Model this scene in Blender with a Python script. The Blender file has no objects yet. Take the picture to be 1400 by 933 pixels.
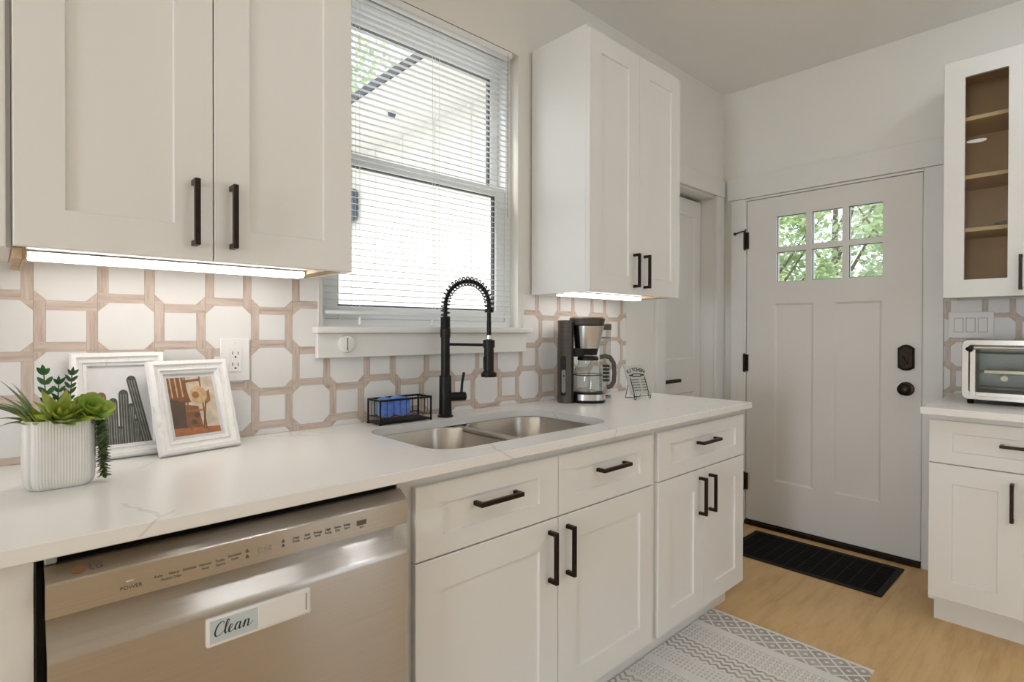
import bpy, bmesh, math, random
from mathutils import Vector, Matrix
S = bpy.context.scene
COL = S.collection
PI = math.pi

# ------------------------------------------------------------------ camera
F, YAW, PITCH, ROLL = 756.924, 0.7516766, -0.0071633, 0.0019372
CY, CZ, SY = -1.71046, 1.22168, -8.1088
fw = Vector((math.sin(YAW)*math.cos(PITCH), math.cos(YAW)*math.cos(PITCH), math.sin(PITCH)))
rt = Vector((math.cos(YAW), -math.sin(YAW), 0)); up = rt.cross(fw)
rt, up = math.cos(ROLL)*rt + math.sin(ROLL)*up, -math.sin(ROLL)*rt + math.cos(ROLL)*up
cd = bpy.data.cameras.new('camera'); cam = bpy.data.objects.new('camera', cd); COL.objects.link(cam)
cam.matrix_world = Matrix(((rt.x, up.x, -fw.x, 0), (rt.y, up.y, -fw.y, CY), (rt.z, up.z, -fw.z, CZ), (0, 0, 0, 1)))
cd.sensor_width = 36; cd.lens = F*36/1400; cd.shift_y = SY/1400; cd.clip_start = 0.02; cd.clip_end = 200
S.camera = cam

# ------------------------------------------------------------------ light
SKY_STRENGTH = 0.85
SUN_STRENGTH = 1.8
LAMP = 232.0
LED = 11.0
FILL_BACK = 74.0
FILL_SIDE = 0.5
S.view_settings.view_transform = 'Standard'; S.view_settings.look = 'None'
S.view_settings.gamma = 1; S.view_settings.use_curve_mapping = False
S.view_settings.exposure = 0.0
S.cycles.max_bounces = 10; S.cycles.diffuse_bounces = 5; S.cycles.glossy_bounces = 5
S.cycles.transparent_max_bounces = 16; S.cycles.transmission_bounces = 6
S.cycles.caustics_reflective = False; S.cycles.caustics_refractive = False
S.cycles.sample_clamp_indirect = 6.0

w = bpy.data.worlds.new('sky'); S.world = w; w.use_nodes = True
nt = w.node_tree; nt.nodes.clear()
out = nt.nodes.new('ShaderNodeOutputWorld'); bg = nt.nodes.new('ShaderNodeBackground')
sky = nt.nodes.new('ShaderNodeTexSky'); sky.sky_type = 'NISHITA'; sky.sun_disc = False
sky.sun_elevation = math.radians(52); sky.sun_rotation = math.radians(-80); sky.air_density = 1.0; sky.dust_density = 4.0
mixw = nt.nodes.new('ShaderNodeMix'); mixw.data_type = 'RGBA'; mixw.inputs[0].default_value = 0.75
mixw.inputs[7].default_value = (1.9, 1.95, 2.0, 1)
nt.links.new(sky.outputs[0], mixw.inputs[6]); nt.links.new(mixw.outputs[2], bg.inputs[0])
bg.inputs[1].default_value = SKY_STRENGTH
nt.links.new(bg.outputs[0], out.inputs[0])

def lamp(name, kind, loc, target, energy, color=(1, 1, 1), size=None, size_y=None):
    l = bpy.data.lights.new(name, kind); l.energy = energy; l.color = color
    o = bpy.data.objects.new(name, l); COL.objects.link(o); o.location = loc
    o.rotation_euler = (Vector(target) - Vector(loc)).to_track_quat('-Z', 'Y').to_euler()
    if kind == 'AREA':
        l.shape = 'RECTANGLE'; l.size = size; l.size_y = size_y or size
    return o
sun = lamp('sun', 'SUN', (-10, 6, 14), (0, 0, 0), SUN_STRENGTH, (1.0, 0.96, 0.9)); sun.data.angle = math.radians(3)
# added fill lamps behind the camera, one outside each made-up window opening
lamp('fill_front', 'AREA', (-5.02, -1.95, 1.0), (2.6, -1.6, 1.1), FILL_BACK, (0.885, 1.0, 1.15), 0.9, 1.4)
lamp('fill_right', 'AREA', (2.05, -3.92, 1.5), (1.1, 0.0, 1.1), FILL_SIDE, (0.95, 1.0, 1.0), 0.9, 1.4)

# ------------------------------------------------------------------ materials
class X:
    """tiny expression builder over Math nodes"""
    def __init__(s, nt, k): s.nt, s.k = nt, k
    def _op(s, op, *a):
        n = s.nt.nodes.new('ShaderNodeMath'); n.operation = op
        for i, v in enumerate((s,)+a):
            if isinstance(v, X): s.nt.links.new(v.k, n.inputs[i])
            else: n.inputs[i].default_value = v
        return X(s.nt, n.outputs[0])
    def __add__(s, o): return s._op('ADD', o)
    def __sub__(s, o): return s._op('SUBTRACT', o)
    def __mul__(s, o): return s._op('MULTIPLY', o)
    def frac(s): return s._op('FRACT')
    def abs(s): return s._op('ABSOLUTE')
    def floor(s): return s._op('FLOOR')
    def lt(s, o): return s._op('LESS_THAN', o)
    def gt(s, o): return s._op('GREATER_THAN', o)
    def min(s, o): return s._op('MINIMUM', o)
    def max(s, o): return s._op('MAXIMUM', o)
    def sqrt(s): return s._op('SQRT')
    def mod(s, o): return s._op('MODULO', o)

def principled(name):
    m = bpy.data.materials.new(name); m.use_nodes = True
    return m, m.node_tree, m.node_tree.nodes['Principled BSDF']
def noise(nt, scale, detail=3, rough=0.5, stretch=None, coord='Object'):
    tc = nt.nodes.new('ShaderNodeTexCoord'); n = nt.nodes.new('ShaderNodeTexNoise')
    n.inputs['Scale'].default_value = scale; n.inputs['Detail'].default_value = detail; n.inputs['Roughness'].default_value = rough
    mp = nt.nodes.new('ShaderNodeMapping'); mp.inputs['Scale'].default_value = stretch or (1, 1, 1)
    nt.links.new(tc.outputs[coord], mp.inputs[0]); nt.links.new(mp.outputs[0], n.inputs[0])
    return n.outputs[0]
def ramp(nt, fac, stops):
    r = nt.nodes.new('ShaderNodeValToRGB'); nt.links.new(fac, r.inputs[0])
    e = r.color_ramp.elements
    while len(e) < len(stops): e.new(0.5)
    for i, (p, c) in enumerate(stops): e[i].position = p; e[i].color = (*c, 1)
    return r.outputs[0]
def mixc(nt, fac, a, b, mode='MIX'):
    n = nt.nodes.new('ShaderNodeMix'); n.data_type = 'RGBA'; n.blend_type = mode
    for i, v in ((0, fac), (6, a), (7, b)):
        if isinstance(v, X): v = v.k
        if hasattr(v, 'node'): nt.links.new(v, n.inputs[i])
        elif i == 0: n.inputs[0].default_value = v
        else: n.inputs[i].default_value = (*v, 1)
    return n.outputs[2]
def bump(nt, b, h, strength, dist=0.001):
    n = nt.nodes.new('ShaderNodeBump'); n.inputs['Strength'].default_value = strength; n.inputs['Distance'].default_value = dist
    nt.links.new(h, n.inputs['Height']); nt.links.new(n.outputs[0], b.inputs['Normal'])

def paint(name, c, rough=0.45, var=0.03, scale=3.0, bumpy=0.0, spec=0.5, metal=0.0):
    m, nt, b = principled(name)
    f = noise(nt, scale, 3)
    c2 = tuple(max(0, v*(1-var)) for v in c)
    nt.links.new(ramp(nt, f, [(0.35, c2), (0.65, c)]), b.inputs['Base Color'])
    b.inputs['Roughness'].default_value = rough; b.inputs['Metallic'].default_value = metal
    b.inputs['Specular IOR Level'].default_value = spec
    if bumpy: bump(nt, b, noise(nt, 220, 2), bumpy, 0.0006)
    return m

MAT = {}
MAT['wall'] = paint('wall_paint', (0.85, 0.835, 0.79), 0.6, 0.02, 2, 0.1)
MAT['ceiling'] = paint('ceiling_paint', (0.91, 0.90, 0.865), 0.8, 0.02, 2, 0.1)
MAT['trim'] = paint('trim_paint', (0.82, 0.81, 0.78), 0.4, 0.02, 3)
MAT['cab'] = paint('cabinet_paint', (0.84, 0.83, 0.80), 0.36, 0.015, 3)
MAT['door'] = paint('door_paint', (0.79, 0.765, 0.725), 0.4, 0.02, 3)
MAT['ply'] = paint('raw_plywood', (0.62, 0.47, 0.30), 0.6, 0.25, 30)
MAT['cabin'] = paint('cabinet_interior_wood', (0.60, 0.41, 0.215), 0.5, 0.12, 8)
MAT['shelf'] = paint('shelf_wood', (0.62, 0.46, 0.27), 0.5, 0.12, 10)
MAT['bronze'] = paint('oil_rubbed_bronze', (0.035, 0.022, 0.014), 0.34, 0.4, 30, metal=0.75)
MAT['black'] = paint('matte_black', (0.009, 0.008, 0.007), 0.42, 0.2, 20, 0, 0.3)
MAT['blackmetal'] = paint('black_metal', (0.016, 0.013, 0.011), 0.32, 0.3, 20, metal=0.5)
MAT['rubber'] = paint('black_rubber', (0.006, 0.0055, 0.005), 0.8, 0.5, 60, 0.4, 0.15)
MAT['matgrey'] = paint('worn_rubber', (0.028, 0.022, 0.018), 0.7, 0.5, 40, 0, 0.2)
MAT['void'] = paint('dark_cavity', (0.010, 0.009, 0.009), 0.6, 0.4, 20)
MAT['plastic'] = paint('white_plastic', (0.84, 0.83, 0.81), 0.3, 0.01, 5)
MAT['tab'] = paint('grey_tab', (0.40, 0.41, 0.39), 0.4, 0.05, 5)
MAT['vinyl'] = paint('white_vinyl', (0.90, 0.915, 0.92), 0.35, 0.01, 5)
MAT['slit'] = paint('dark_slit', (0.05, 0.045, 0.04), 0.6, 0.2, 20)
MAT['ceramic'] = paint('white_ceramic', (0.78, 0.755, 0.72), 0.5, 0.03, 12)
MAT['gasket'] = paint('dark_gasket', (0.09, 0.10, 0.10), 0.6, 0.2, 20)
MAT['chrome'] = paint('chrome', (0.75, 0.74, 0.72), 0.12, 0.03, 8, metal=1.0)
MAT['taupe'] = paint('taupe_plastic', (0.075, 0.058, 0.047), 0.42, 0.15, 14, 0.1)
MAT['panelgrey'] = paint('grey_keys', (0.22, 0.215, 0.21), 0.4, 0.1, 10)
MAT['ink'] = paint('dark_ink', (0.03, 0.028, 0.027), 0.6, 0.2, 40)
MAT['greyink'] = paint('grey_print', (0.12, 0.10, 0.085), 0.5, 0.1, 40)
MAT['paleink'] = paint('pale_print', (0.38, 0.33, 0.27), 0.5, 0.05, 40)
MAT['sponge'] = paint('blue_sponge', (0.16, 0.30, 0.90), 0.9, 0.25, 90, 0.8)
MAT['spongelight'] = paint('pale_blue_sponge', (0.24, 0.48, 0.78), 0.9, 0.2, 90, 0.8)
MAT['sidewhite'] = paint('white_siding', (0.84, 0.835, 0.81), 0.6, 0.02, 2)
MAT['shingle'] = paint('dark_shingle', (0.07, 0.08, 0.10), 0.8, 0.4, 14)
MAT['meter'] = paint('grey_meter', (0.10, 0.13, 0.19), 0.5, 0.3, 12)
MAT['bounceground'] = paint('pale_bounce_ground', (0.62, 0.61, 0.58), 0.9, 0.3, 5, 0.5)  # unseen ground made pale to bounce light up onto the soffit
MAT['bark'] = paint('bark', (0.24, 0.20, 0.16), 0.9, 0.5, 18, 0.6)
MAT['leafA'] = paint('leaf_bright', (0.52, 0.66, 0.32), 0.5, 0.5, 1.6)  # tree leaf colours lightened, sunlit haze put into the albedo
MAT['leafB'] = paint('leaf_mid', (0.44, 0.60, 0.34), 0.5, 0.5, 1.6)
MAT['leafC'] = paint('leaf_grey', (0.54, 0.62, 0.48), 0.5, 0.5, 1.6)
for k in ('leafA', 'leafB', 'leafC'):
    nt = MAT[k].node_tree; b = nt.nodes['Principled BSDF']
    tr = nt.nodes.new('ShaderNodeBsdfTranslucent'); tr.inputs[0].default_value = (0.66, 0.78, 0.50, 1)
    mx = nt.nodes.new('ShaderNodeMixShader'); mx.inputs[0].default_value = 0.45
    nt.links.new(b.outputs[0], mx.inputs[1]); nt.links.new(tr.outputs[0], mx.inputs[2])
    nt.links.new(mx.outputs[0], nt.nodes['Material Output'].inputs[0])
MAT['zz'] = paint('deep_green_leaf', (0.035, 0.15, 0.025), 0.4, 0.5, 30)
MAT['pearl'] = paint('trailing_leaf', (0.13, 0.19, 0.075), 0.5, 0.5, 60)
MAT['aloe'] = paint('dusky_leaf', (0.10, 0.13, 0.05), 0.45, 0.6, 25)
MAT['soil'] = paint('dark_moss', (0.02, 0.03, 0.012), 0.9, 0.5, 60, 0.8)

def leaf_gradient(name, base, tip, p0, p1):
    m, nt, b = principled(name)
    at = nt.nodes.new('ShaderNodeAttribute'); at.attribute_name = 'along'
    n = noise(nt, 40, 3)
    c = ramp(nt, at.outputs['Fac'], [(p0, base), (p1, tip)])
    nt.links.new(mixc(nt, n, c, tuple(v*0.55 for v in base)), b.inputs['Base Color'])
    b.inputs['Roughness'].default_value = 0.4
    return m
MAT['rosette'] = leaf_gradient('rosette_leaf', (0.40, 0.52, 0.07), (0.55, 0.14, 0.07), 0.78, 1.0)
MAT['echeveria'] = leaf_gradient('lime_rosette_leaf', (0.38, 0.60, 0.08), (0.50, 0.40, 0.12), 0.75, 1.0)
MAT['spike'] = leaf_gradient('spiky_leaf', (0.17, 0.25, 0.08), (0.10, 0.05, 0.05), 0.5, 1.0)

def glass(name, tint=(1, 1, 1), refl=1.0, rough=0.0):
    m = bpy.data.materials.new(name); m.use_nodes = True; nt = m.node_tree; nt.nodes.clear()
    o = nt.nodes.new('ShaderNodeOutputMaterial'); t = nt.nodes.new('ShaderNodeBsdfTransparent'); g = nt.nodes.new('ShaderNodeBsdfGlossy')
    t.inputs[0].default_value = (*tint, 1); g.inputs['Roughness'].default_value = rough
    fr = nt.nodes.new('ShaderNodeFresnel'); fr.inputs[0].default_value = 1.45
    ge = nt.nodes.new('ShaderNodeNewGeometry')
    k = X(nt, fr.outputs[0])*refl*(X(nt, ge.outputs['Backfacing'])*-1.0 + 1.0)
    mx = nt.nodes.new('ShaderNodeMixShader'); nt.links.new(k.k, mx.inputs[0])
    nt.links.new(t.outputs[0], mx.inputs[1]); nt.links.new(g.outputs[0], mx.inputs[2]); nt.links.new(mx.outputs[0], o.inputs[0])
    return m
MAT['pane'] = glass('window_glass', (0.97, 0.985, 0.975), 1.0)
MAT['cabglass'] = glass('cabinet_glass', (0.93, 0.92, 0.89), 1.0)
MAT['carafe'] = glass('carafe_glass', (0.93, 0.945, 0.94), 1.6)
MAT['ovenglass'] = glass('oven_glass', (0.88, 0.90, 0.88), 1.3)
MAT['clear'] = glass('clear_glass', (0.90, 0.91, 0.90), 1.2)
MAT['photoglass'] = glass('picture_glass', (0.97, 0.97, 0.97), 0.8)

def emit(name, c, s):
    m = bpy.data.materials.new(name); m.use_nodes = True; nt = m.node_tree; nt.nodes.clear()
    o = nt.nodes.new('ShaderNodeOutputMaterial'); e = nt.nodes.new('ShaderNodeEmission')
    e.inputs[0].default_value = (*c, 1); e.inputs[1].default_value = s; nt.links.new(e.outputs[0], o.inputs[0]); return m
MAT['led'] = emit('led_diffuser', (1.0, 0.93, 0.87), LED)
MAT['can'] = emit('ceiling_lamp_lens', (0.925, 1.0, 1.07), LAMP)
MAT['candim'] = emit('dimmed_ceiling_lamp_lens', (0.95, 1.0, 0.985), LAMP*0.06)

def steel(name, c, rough, aniso, streak=(0.6, 60, 260)):
    m, nt, b = principled(name)
    f = noise(nt, 3.0, 4, 0.6, streak)
    nt.links.new(ramp(nt, f, [(0.3, tuple(v*0.9 for v in c)), (0.7, c)]), b.inputs['Base Color'])
    b.inputs['Metallic'].default_value = 1.0; b.inputs['Roughness'].default_value = rough
    b.inputs['Anisotropic'].default_value = aniso; b.inputs['Anisotropic Rotation'].default_value = 0.25
    t = nt.nodes.new('ShaderNodeTangent'); t.direction_type = 'UV_MAP'; t.uv_map = 'UVMap'
    nt.links.new(t.outputs[0], b.inputs['Tangent'])
    return m
MAT['steel'] = steel('brushed_stainless', (0.58, 0.545, 0.50), 0.25, 1.0)
MAT['ovensteel'] = steel('oven_steel', (0.50, 0.48, 0.45), 0.25, 0.3)
MAT['sinksteel'] = steel('satin_sink_steel', (0.52, 0.48, 0.43), 0.28, 0.4)
MAT['potsteel'] = steel('brushed_steel_band', (0.66, 0.66, 0.65), 0.27, 0.5)

def quartz():
    m, nt, b = principled('white_quartz')
    warp = noise(nt, 1.7, 5, 0.6)
    tc = nt.nodes.new('ShaderNodeTexCoord'); ad = nt.nodes.new('ShaderNodeVectorMath'); ad.operation = 'MULTIPLY_ADD'
    cv = nt.nodes.new('ShaderNodeCombineXYZ'); nt.links.new(warp, cv.inputs[0]); nt.links.new(warp, cv.inputs[1])
    nt.links.new(cv.outputs[0], ad.inputs[0]); ad.inputs[1].default_value = (0.35, 0.45, 0.3); nt.links.new(tc.outputs['Object'], ad.inputs[2])
    v = nt.nodes.new('ShaderNodeTexVoronoi'); v.feature = 'DISTANCE_TO_EDGE'; v.inputs['Scale'].default_value = 2.3
    nt.links.new(ad.outputs[0], v.inputs[0])
    line = X(nt, v.outputs[0]).lt(0.0045)
    patch = X(nt, noise(nt, 2.6, 2)).gt(0.53)
    k = line*patch*0.30
    nt.links.new(mixc(nt, k, (0.885, 0.87, 0.845), (0.46, 0.43, 0.40)), b.inputs['Base Color'])
    b.inputs['Roughness'].default_value = 0.22
    return m
MAT['quartz'] = quartz()

def woodtile(name, stretch):
    m, nt, b = principled(name)
    f = noise(nt, 9, 5, 0.6, stretch)
    nt.links.new(ramp(nt, f, [(0.3, (0.44, 0.345, 0.285)), (0.5, (0.585, 0.485, 0.415)), (0.72, (0.67, 0.575, 0.50))]), b.inputs['Base Color'])
    b.inputs['Roughness'].default_value = 0.42
    return m
MAT['stripH'] = woodtile('wood_look_strip_across', (1.2, 14, 14))
MAT['stripV'] = woodtile('wood_look_strip_upright', (14, 14, 1.2))
MAT['tile'] = paint('white_tile', (0.80, 0.79, 0.775), 0.3, 0.035, 10)
MAT['grout'] = paint('tile_grout', (0.56, 0.50, 0.45), 0.8, 0.05, 40)

def floorwood():
    m, nt, b = principled('light_oak_planks')
    tc = nt.nodes.new('ShaderNodeTexCoord')
    br = nt.nodes.new('ShaderNodeTexBrick'); br.offset = 0.37; br.offset_frequency = 2
    for k, v in (('Scale', 1.0), ('Mortar Size', 0.0012), ('Brick Width', 1.22), ('Row Height', 0.18), ('Bias', 0.0), ('Mortar Smooth', 0.1)): br.inputs[k].default_value = v
    br.inputs['Color1'].default_value = (0.0, 0.0, 0.0, 1); br.inputs['Color2'].default_value = (1, 1, 1, 1); br.inputs['Mortar'].default_value = (0.5, 0.5, 0.5, 1)
    nt.links.new(tc.outputs['Object'], br.inputs[0])
    g = noise(nt, 3.5, 6, 0.65, (1.0, 7, 1)); g2 = noise(nt, 1.6, 4, 0.6, (1.0, 2.6, 1))
    c = ramp(nt, g, [(0.28, (0.590, 0.365, 0.146)), (0.5, (0.797, 0.529, 0.246)), (0.75, (0.895, 0.627, 0.321))])
    c = mixc(nt, (X(nt, g2)*0.55).k, c, (0.52, 0.325, 0.13))
    c = mixc(nt, (X(nt, br.outputs['Color'])*0.22).k, c, (0.62, 0.43, 0.22))
    c = mixc(nt, (X(nt, br.outputs['Fac'])*0.2).k, c, (0.22, 0.13, 0.05))
    nt.links.new(c, b.inputs['Base Color']); b.inputs['Roughness'].default_value = 0.42
    bump(nt, b, g, 0.08, 0.0008)
    return m
MAT['floor'] = floorwood()

def rugmat():
    m, nt, b = principled('woven_rug')
    tc = nt.nodes.new('ShaderNodeTexCoord'); sp = nt.nodes.new('ShaderNodeSeparateXYZ'); nt.links.new(tc.outputs['Object'], sp.inputs[0])
    s = X(nt, sp.outputs[0])*-1.0 + RUG_HALF          # distance from the right hand end
    t = X(nt, sp.outputs[1]) + 10.0
    inb = lambda v, a, c: v.gt(a)*v.lt(c)
    # diamonds at the end
    p = 0.072
    a = (s*(1/p) + t*(1/p)).frac(); c = (s*(1/p) - t*(1/p) + 300.0).frac()
    da, dc = (a - 0.5).abs(), (c - 0.5).abs()
    dm = da.max(dc)
    dia = dm.lt(0.42)*(X(nt, dm.gt(0.13).k))
    dia = dia*inb(s, 0.014, 0.137)
    # small rings
    r = 0.024
    ring = lambda sh: ((((s*(1/r)).frac() - 0.5)._op('POWER', 2.0) + ((t*(1/r) + sh).frac() - 0.5)._op('POWER', 2.0)).sqrt())
    rg = ring(0.0); rings = rg.gt(0.2)*rg.lt(0.38)
    per = 0.36
    q = (s - 0.137)*(1/per)
    ph = q.frac()
    rings = rings*(inb(ph, 0.12, 0.42))*s.gt(0.16)*0.65
    # zigzags
    zz = ((s*(1/0.028) + ((t*(1/0.034)).frac() - 0.5).abs()*1.1).frac()).lt(0.42)
    zz = zz*inb(ph, 0.45, 0.76)*s.gt(0.16)
    # thin bars
    bars = ((t*(1/0.016)).frac().lt(0.45))*((s*(1/0.02)).frac().lt(0.6))*inb(ph, 0.8, 1.0)*s.gt(0.16)*0.6
    pat = dia.max(rings).max(zz).max(bars)
    wear = X(nt, noise(nt, 9, 4, 0.7)); fine = X(nt, noise(nt, 240, 2))
    k = pat*(wear*1.3 + 0.12).min(1.0)*(fine*0.5 + 0.62)
    base = mixc(nt, fine, (0.77, 0.735, 0.69), (0.88, 0.855, 0.82))
    nt.links.new(mixc(nt, k.k, base, (0.30, 0.24, 0.205)), b.inputs['Base Color'])
    b.inputs['Roughness'].default_value = 0.9; bump(nt, b, fine.k, 0.4, 0.001)
    return m
RUG_HALF = 0.95
MAT['rug'] = rugmat()

def distressed():
    m, nt, b = principled('whitewashed_frame_wood')
    f = noise(nt, 26, 4, 0.65, (1, 1, 1)); g = noise(nt, 150, 3, 0.6, (1, 1, 0.12))
    k = X(nt, f)*0.55 + X(nt, g)*0.45
    nt.links.new(ramp(nt, k.k, [(0.30, (0.62, 0.575, 0.53)), (0.40, (0.82, 0.805, 0.785)), (0.55, (0.86, 0.85, 0.835))]), b.inputs['Base Color'])
    b.inputs['Roughness'].default_value = 0.5
    return m
MAT['frame'] = distressed()
for n_, c_ in dict(sky=(0.86, 0.855, 0.86), cactus=(0.085, 0.09, 0.078), cactuslight=(0.36, 0.37, 0.33), cactusred=(0.30, 0.13, 0.06),
                   sand=(0.80, 0.68, 0.53), brown=(0.30, 0.12, 0.05), deep=(0.13, 0.085, 0.055), straw=(0.78, 0.52, 0.28), strawdark=(0.45, 0.20, 0.06), clay=(0.52, 0.19, 0.07), mount=(0.78, 0.79, 0.79)).items():
    MAT['p_'+n_] = paint('print_'+n_, c_, 0.5, 0.03 if n_ in ('sky', 'mount') else 0.25, 60)
MAT['signblue'] = paint('pale_blue_boards', (0.62, 0.70, 0.73), 0.5, 0.1, 14)

# ------------------------------------------------------------------ mesh building
class MB:
    def __init__(s): s.bm = bmesh.new(); s.along = s.bm.verts.layers.float.new('along')
    def _q(s, vs, m=0, smooth=False):
        try: f = s.bm.faces.new(vs)
        except ValueError: return None
        f.material_index = m; f.smooth = smooth; return f
    def box(s, x0, x1, y0, y1, z0, z1, bev=0.0, m=0, seg=1):
        x0, x1 = min(x0, x1), max(x0, x1); y0, y1 = min(y0, y1), max(y0, y1); z0, z1 = min(z0, z1), max(z0, z1)
        v = [s.bm.verts.new((x, y, z)) for z in (z0, z1) for y in (y0, y1) for x in (x0, x1)]
        fs = [s._q([v[i] for i in q], m) for q in ((0, 2, 3, 1), (4, 5, 7, 6), (0, 1, 5, 4), (2, 6, 7, 3), (0, 4, 6, 2), (1, 3, 7, 5))]
        if bev > 0:
            es = list({e for f in fs for e in f.edges})
            r = bmesh.ops.bevel(s.bm, geom=es, offset=bev, segments=seg, affect='EDGES', profile=0.5)
            for f in r['faces']: f.material_index = m
        return s
    def ring(s, pts): return [s.bm.verts.new(p) for p in pts]
    def bridge(s, a, b, m=0, closed=True, smooth=True):
        n = len(a)
        for i in range(n if closed else n-1): s._q((a[i], a[(i+1) % n], b[(i+1) % n], b[i]), m, smooth)
    def loft(s, rings, m=0, cap0=True, cap1=True, smooth=True):
        rs = [s.ring(r) for r in rings]
        for a, b in zip(rs, rs[1:]): s.bridge(a, b, m, True, smooth)
        if cap0: s._q(list(reversed(rs[0])), m)
        if cap1: s._q(rs[-1], m)
        return rs
    def lathe(s, prof, c=(0, 0, 0), seg=32, m=0, cap0=True, cap1=True, axis='z'):
        R = []
        for r, z in prof:
            pts = []
            for i in range(seg):
                a = 2*PI*i/seg; p = (r*math.cos(a), r*math.sin(a), z)
                if axis == 'x': p = (p[2], p[0], p[1])
                if axis == 'y': p = (p[1], p[2], p[0])
                if axis == '-y': p = (p[0], -p[2], p[1])
                if axis == '-x': p = (-p[2], p[1], p[0])
                pts.append((p[0]+c[0], p[1]+c[1], p[2]+c[2]))
            R.append(pts)
        s.loft(R, m, cap0, cap1); return s
    def cyl(s, p0, p1, r0, r1=None, seg=20, m=0):
        r1 = r0 if r1 is None else r1
        p0, p1 = Vector(p0), Vector(p1); d = (p1-p0).normalized()
        u = d.orthogonal().normalized(); v = d.cross(u)
        s.loft([[p+(u*math.cos(2*PI*i/seg)+v*math.sin(2*PI*i/seg))*r for i in range(seg)] for p, r in ((p0, r0), (p1, r1))], m); return s
    def tube(s, pts, r, seg=8, m=0, closed=False, caps=True):
        pts = [Vector(p) for p in pts]; n = len(pts); rr = r if isinstance(r, (list, tuple)) else [r]*n
        t0 = (pts[1]-pts[0]).normalized(); u = t0.orthogonal().normalized(); rings = []
        for i, p in enumerate(pts):
            if closed: t = (pts[(i+1) % n]-pts[i-1]).normalized()
            else: t = (pts[min(i+1, n-1)]-pts[max(i-1, 0)]).normalized()
            u = (u - t*u.dot(t)); u = u.normalized() if u.length > 1e-8 else t.orthogonal().normalized(); v = t.cross(u)
            rings.append(s.ring([p+(u*math.cos(2*PI*k/seg)+v*math.sin(2*PI*k/seg))*rr[i] for k in range(seg)]))
        for a, b in zip(rings, rings[1:]): s.bridge(a, b, m)
        if closed: s.bridge(rings[-1], rings[0], m)
        elif caps: s._q(list(reversed(rings[0])), m); s._q(rings[-1], m)
        return s
    def prism(s, poly, y0, y1, m=0, plane='xz', bev=0):
        f = {'xz': lambda a, b, c: (a, c, b), 'xy': lambda a, b, c: (a, b, c), 'yz': lambda a, b, c: (c, a, b)}[plane]
        A = s.ring([f(a, b, y0) for a, b in poly]); B = s.ring([f(a, b, y1) for a, b in poly])
        s.bridge(A, B, m, True, False); s._q(list(reversed(A)), m); s._q(B, m); return s
    def poly(s, pts, m=0): s._q(s.ring(pts), m); return s
    def rot(s, M, verts=None): bmesh.ops.transform(s.bm, matrix=M, verts=verts or s.bm.verts[:]); return s
    def leaf(s, base, d, upv, L, W, curl=0.2, m=0, n=6, thick=0.0, cup=0.25, wp=(0.45, 1.0), th=0.0):
        """a leaf blade with its own thickness, bending up along its length"""
        base = Vector(base); d = Vector(d).normalized(); upv = Vector(upv); upv = (upv - d*upv.dot(d)).normalized(); sd = d.cross(upv)
        top, bot = [], []
        th = th or W*0.16
        for i in range(n+1):
            t = i/n
            ww = W*0.5*max(0.02, math.sin(PI*min(1, (t**wp[0])*0.93+0.07)))**wp[1]
            ang = curl*t
            c = base + d*(L*t*math.cos(ang*0.7)) + upv*(L*t*math.sin(ang))
            tt = th*(1-0.85*t)
            row = [c - sd*ww + upv*(ww*cup), c, c + sd*ww + upv*(ww*cup)]
            R1 = s.ring([row[0], row[1]+upv*0.0, row[2]]); R2 = s.ring([c - upv*tt])
            for v in R1+R2: v[s.along] = t
            top.append(R1); bot.append(R2[0])
        for i in range(n):
            a, b = top[i], top[i+1]
            for f in (s._q((a[0], a[1], b[1], b[0]), m, True), s._q((a[1], a[2], b[2], b[1]), m, True),
                      s._q((a[0], b[0], bot[i+1], bot[i]), m, True), s._q((a[2], bot[i], bot[i+1], b[2]), m, True)): pass
        return s

def worldloc(o):
    v = Vector((0, 0, 0))
    while o is not None: v += o.location; o = o.parent
    return v
def tag(o, label, cat, group=None):
    o['label'] = label; o['category'] = cat
    if group: o['group'] = group
    return o
def thing(name, label, cat, loc, group=None, rotz=0.0):
    o = bpy.data.objects.new(name, None); o.empty_display_size = 0.05; COL.objects.link(o)
    o.location = loc; o.rotation_euler = (0, 0, rotz); tag(o, label, cat, group); return o
def obj(name, mb, mats, parent=None, local=False, sharp=35, uv=False, label=None):
    me = bpy.data.meshes.new(name)
    bm = mb.bm; bmesh.ops.recalc_face_normals(bm, faces=bm.faces[:])
    if uv:
        L = bm.loops.layers.uv.new('UVMap')
        for f in bm.faces:
            n = f.normal
            for l in f.loops:
                c = l.vert.co
                l[L].uv = (c.x, c.z) if abs(n.y) > 0.5 else ((c.y, c.z) if abs(n.x) > 0.6 else (c.x, c.y))
    bm.to_mesh(me); bm.free()
    for m in (mats if isinstance(mats, (list, tuple)) else [mats]): me.materials.append(MAT[m])
    me.polygons.foreach_set('use_smooth', [True]*len(me.polygons)); me.set_sharp_from_angle(angle=math.radians(sharp))
    o = bpy.data.objects.new(name, me); COL.objects.link(o)
    if parent is not None:
        o.parent = parent
        if not local: me.transform(Matrix.Translation(-worldloc(parent)))
    elif not local:
        xs = [v.co for v in me.vertices]
        c = Vector(((min(v.x for v in xs)+max(v.x for v in xs))/2, (min(v.y for v in xs)+max(v.y for v in xs))/2, min(v.z for v in xs)))
        me.transform(Matrix.Translation(-c)); o.location = c
    if label: o['label'] = label
    return o
def struct(name, mb, mats, **k):
    o = obj(name, mb, mats, **k); o['kind'] = 'structure'; return o
def copy_tree(o, parent=None):
    c = o.copy(); COL.objects.link(c); c.parent = parent
    for ch in list(o.children): copy_tree(ch, c)
    return c
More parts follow.
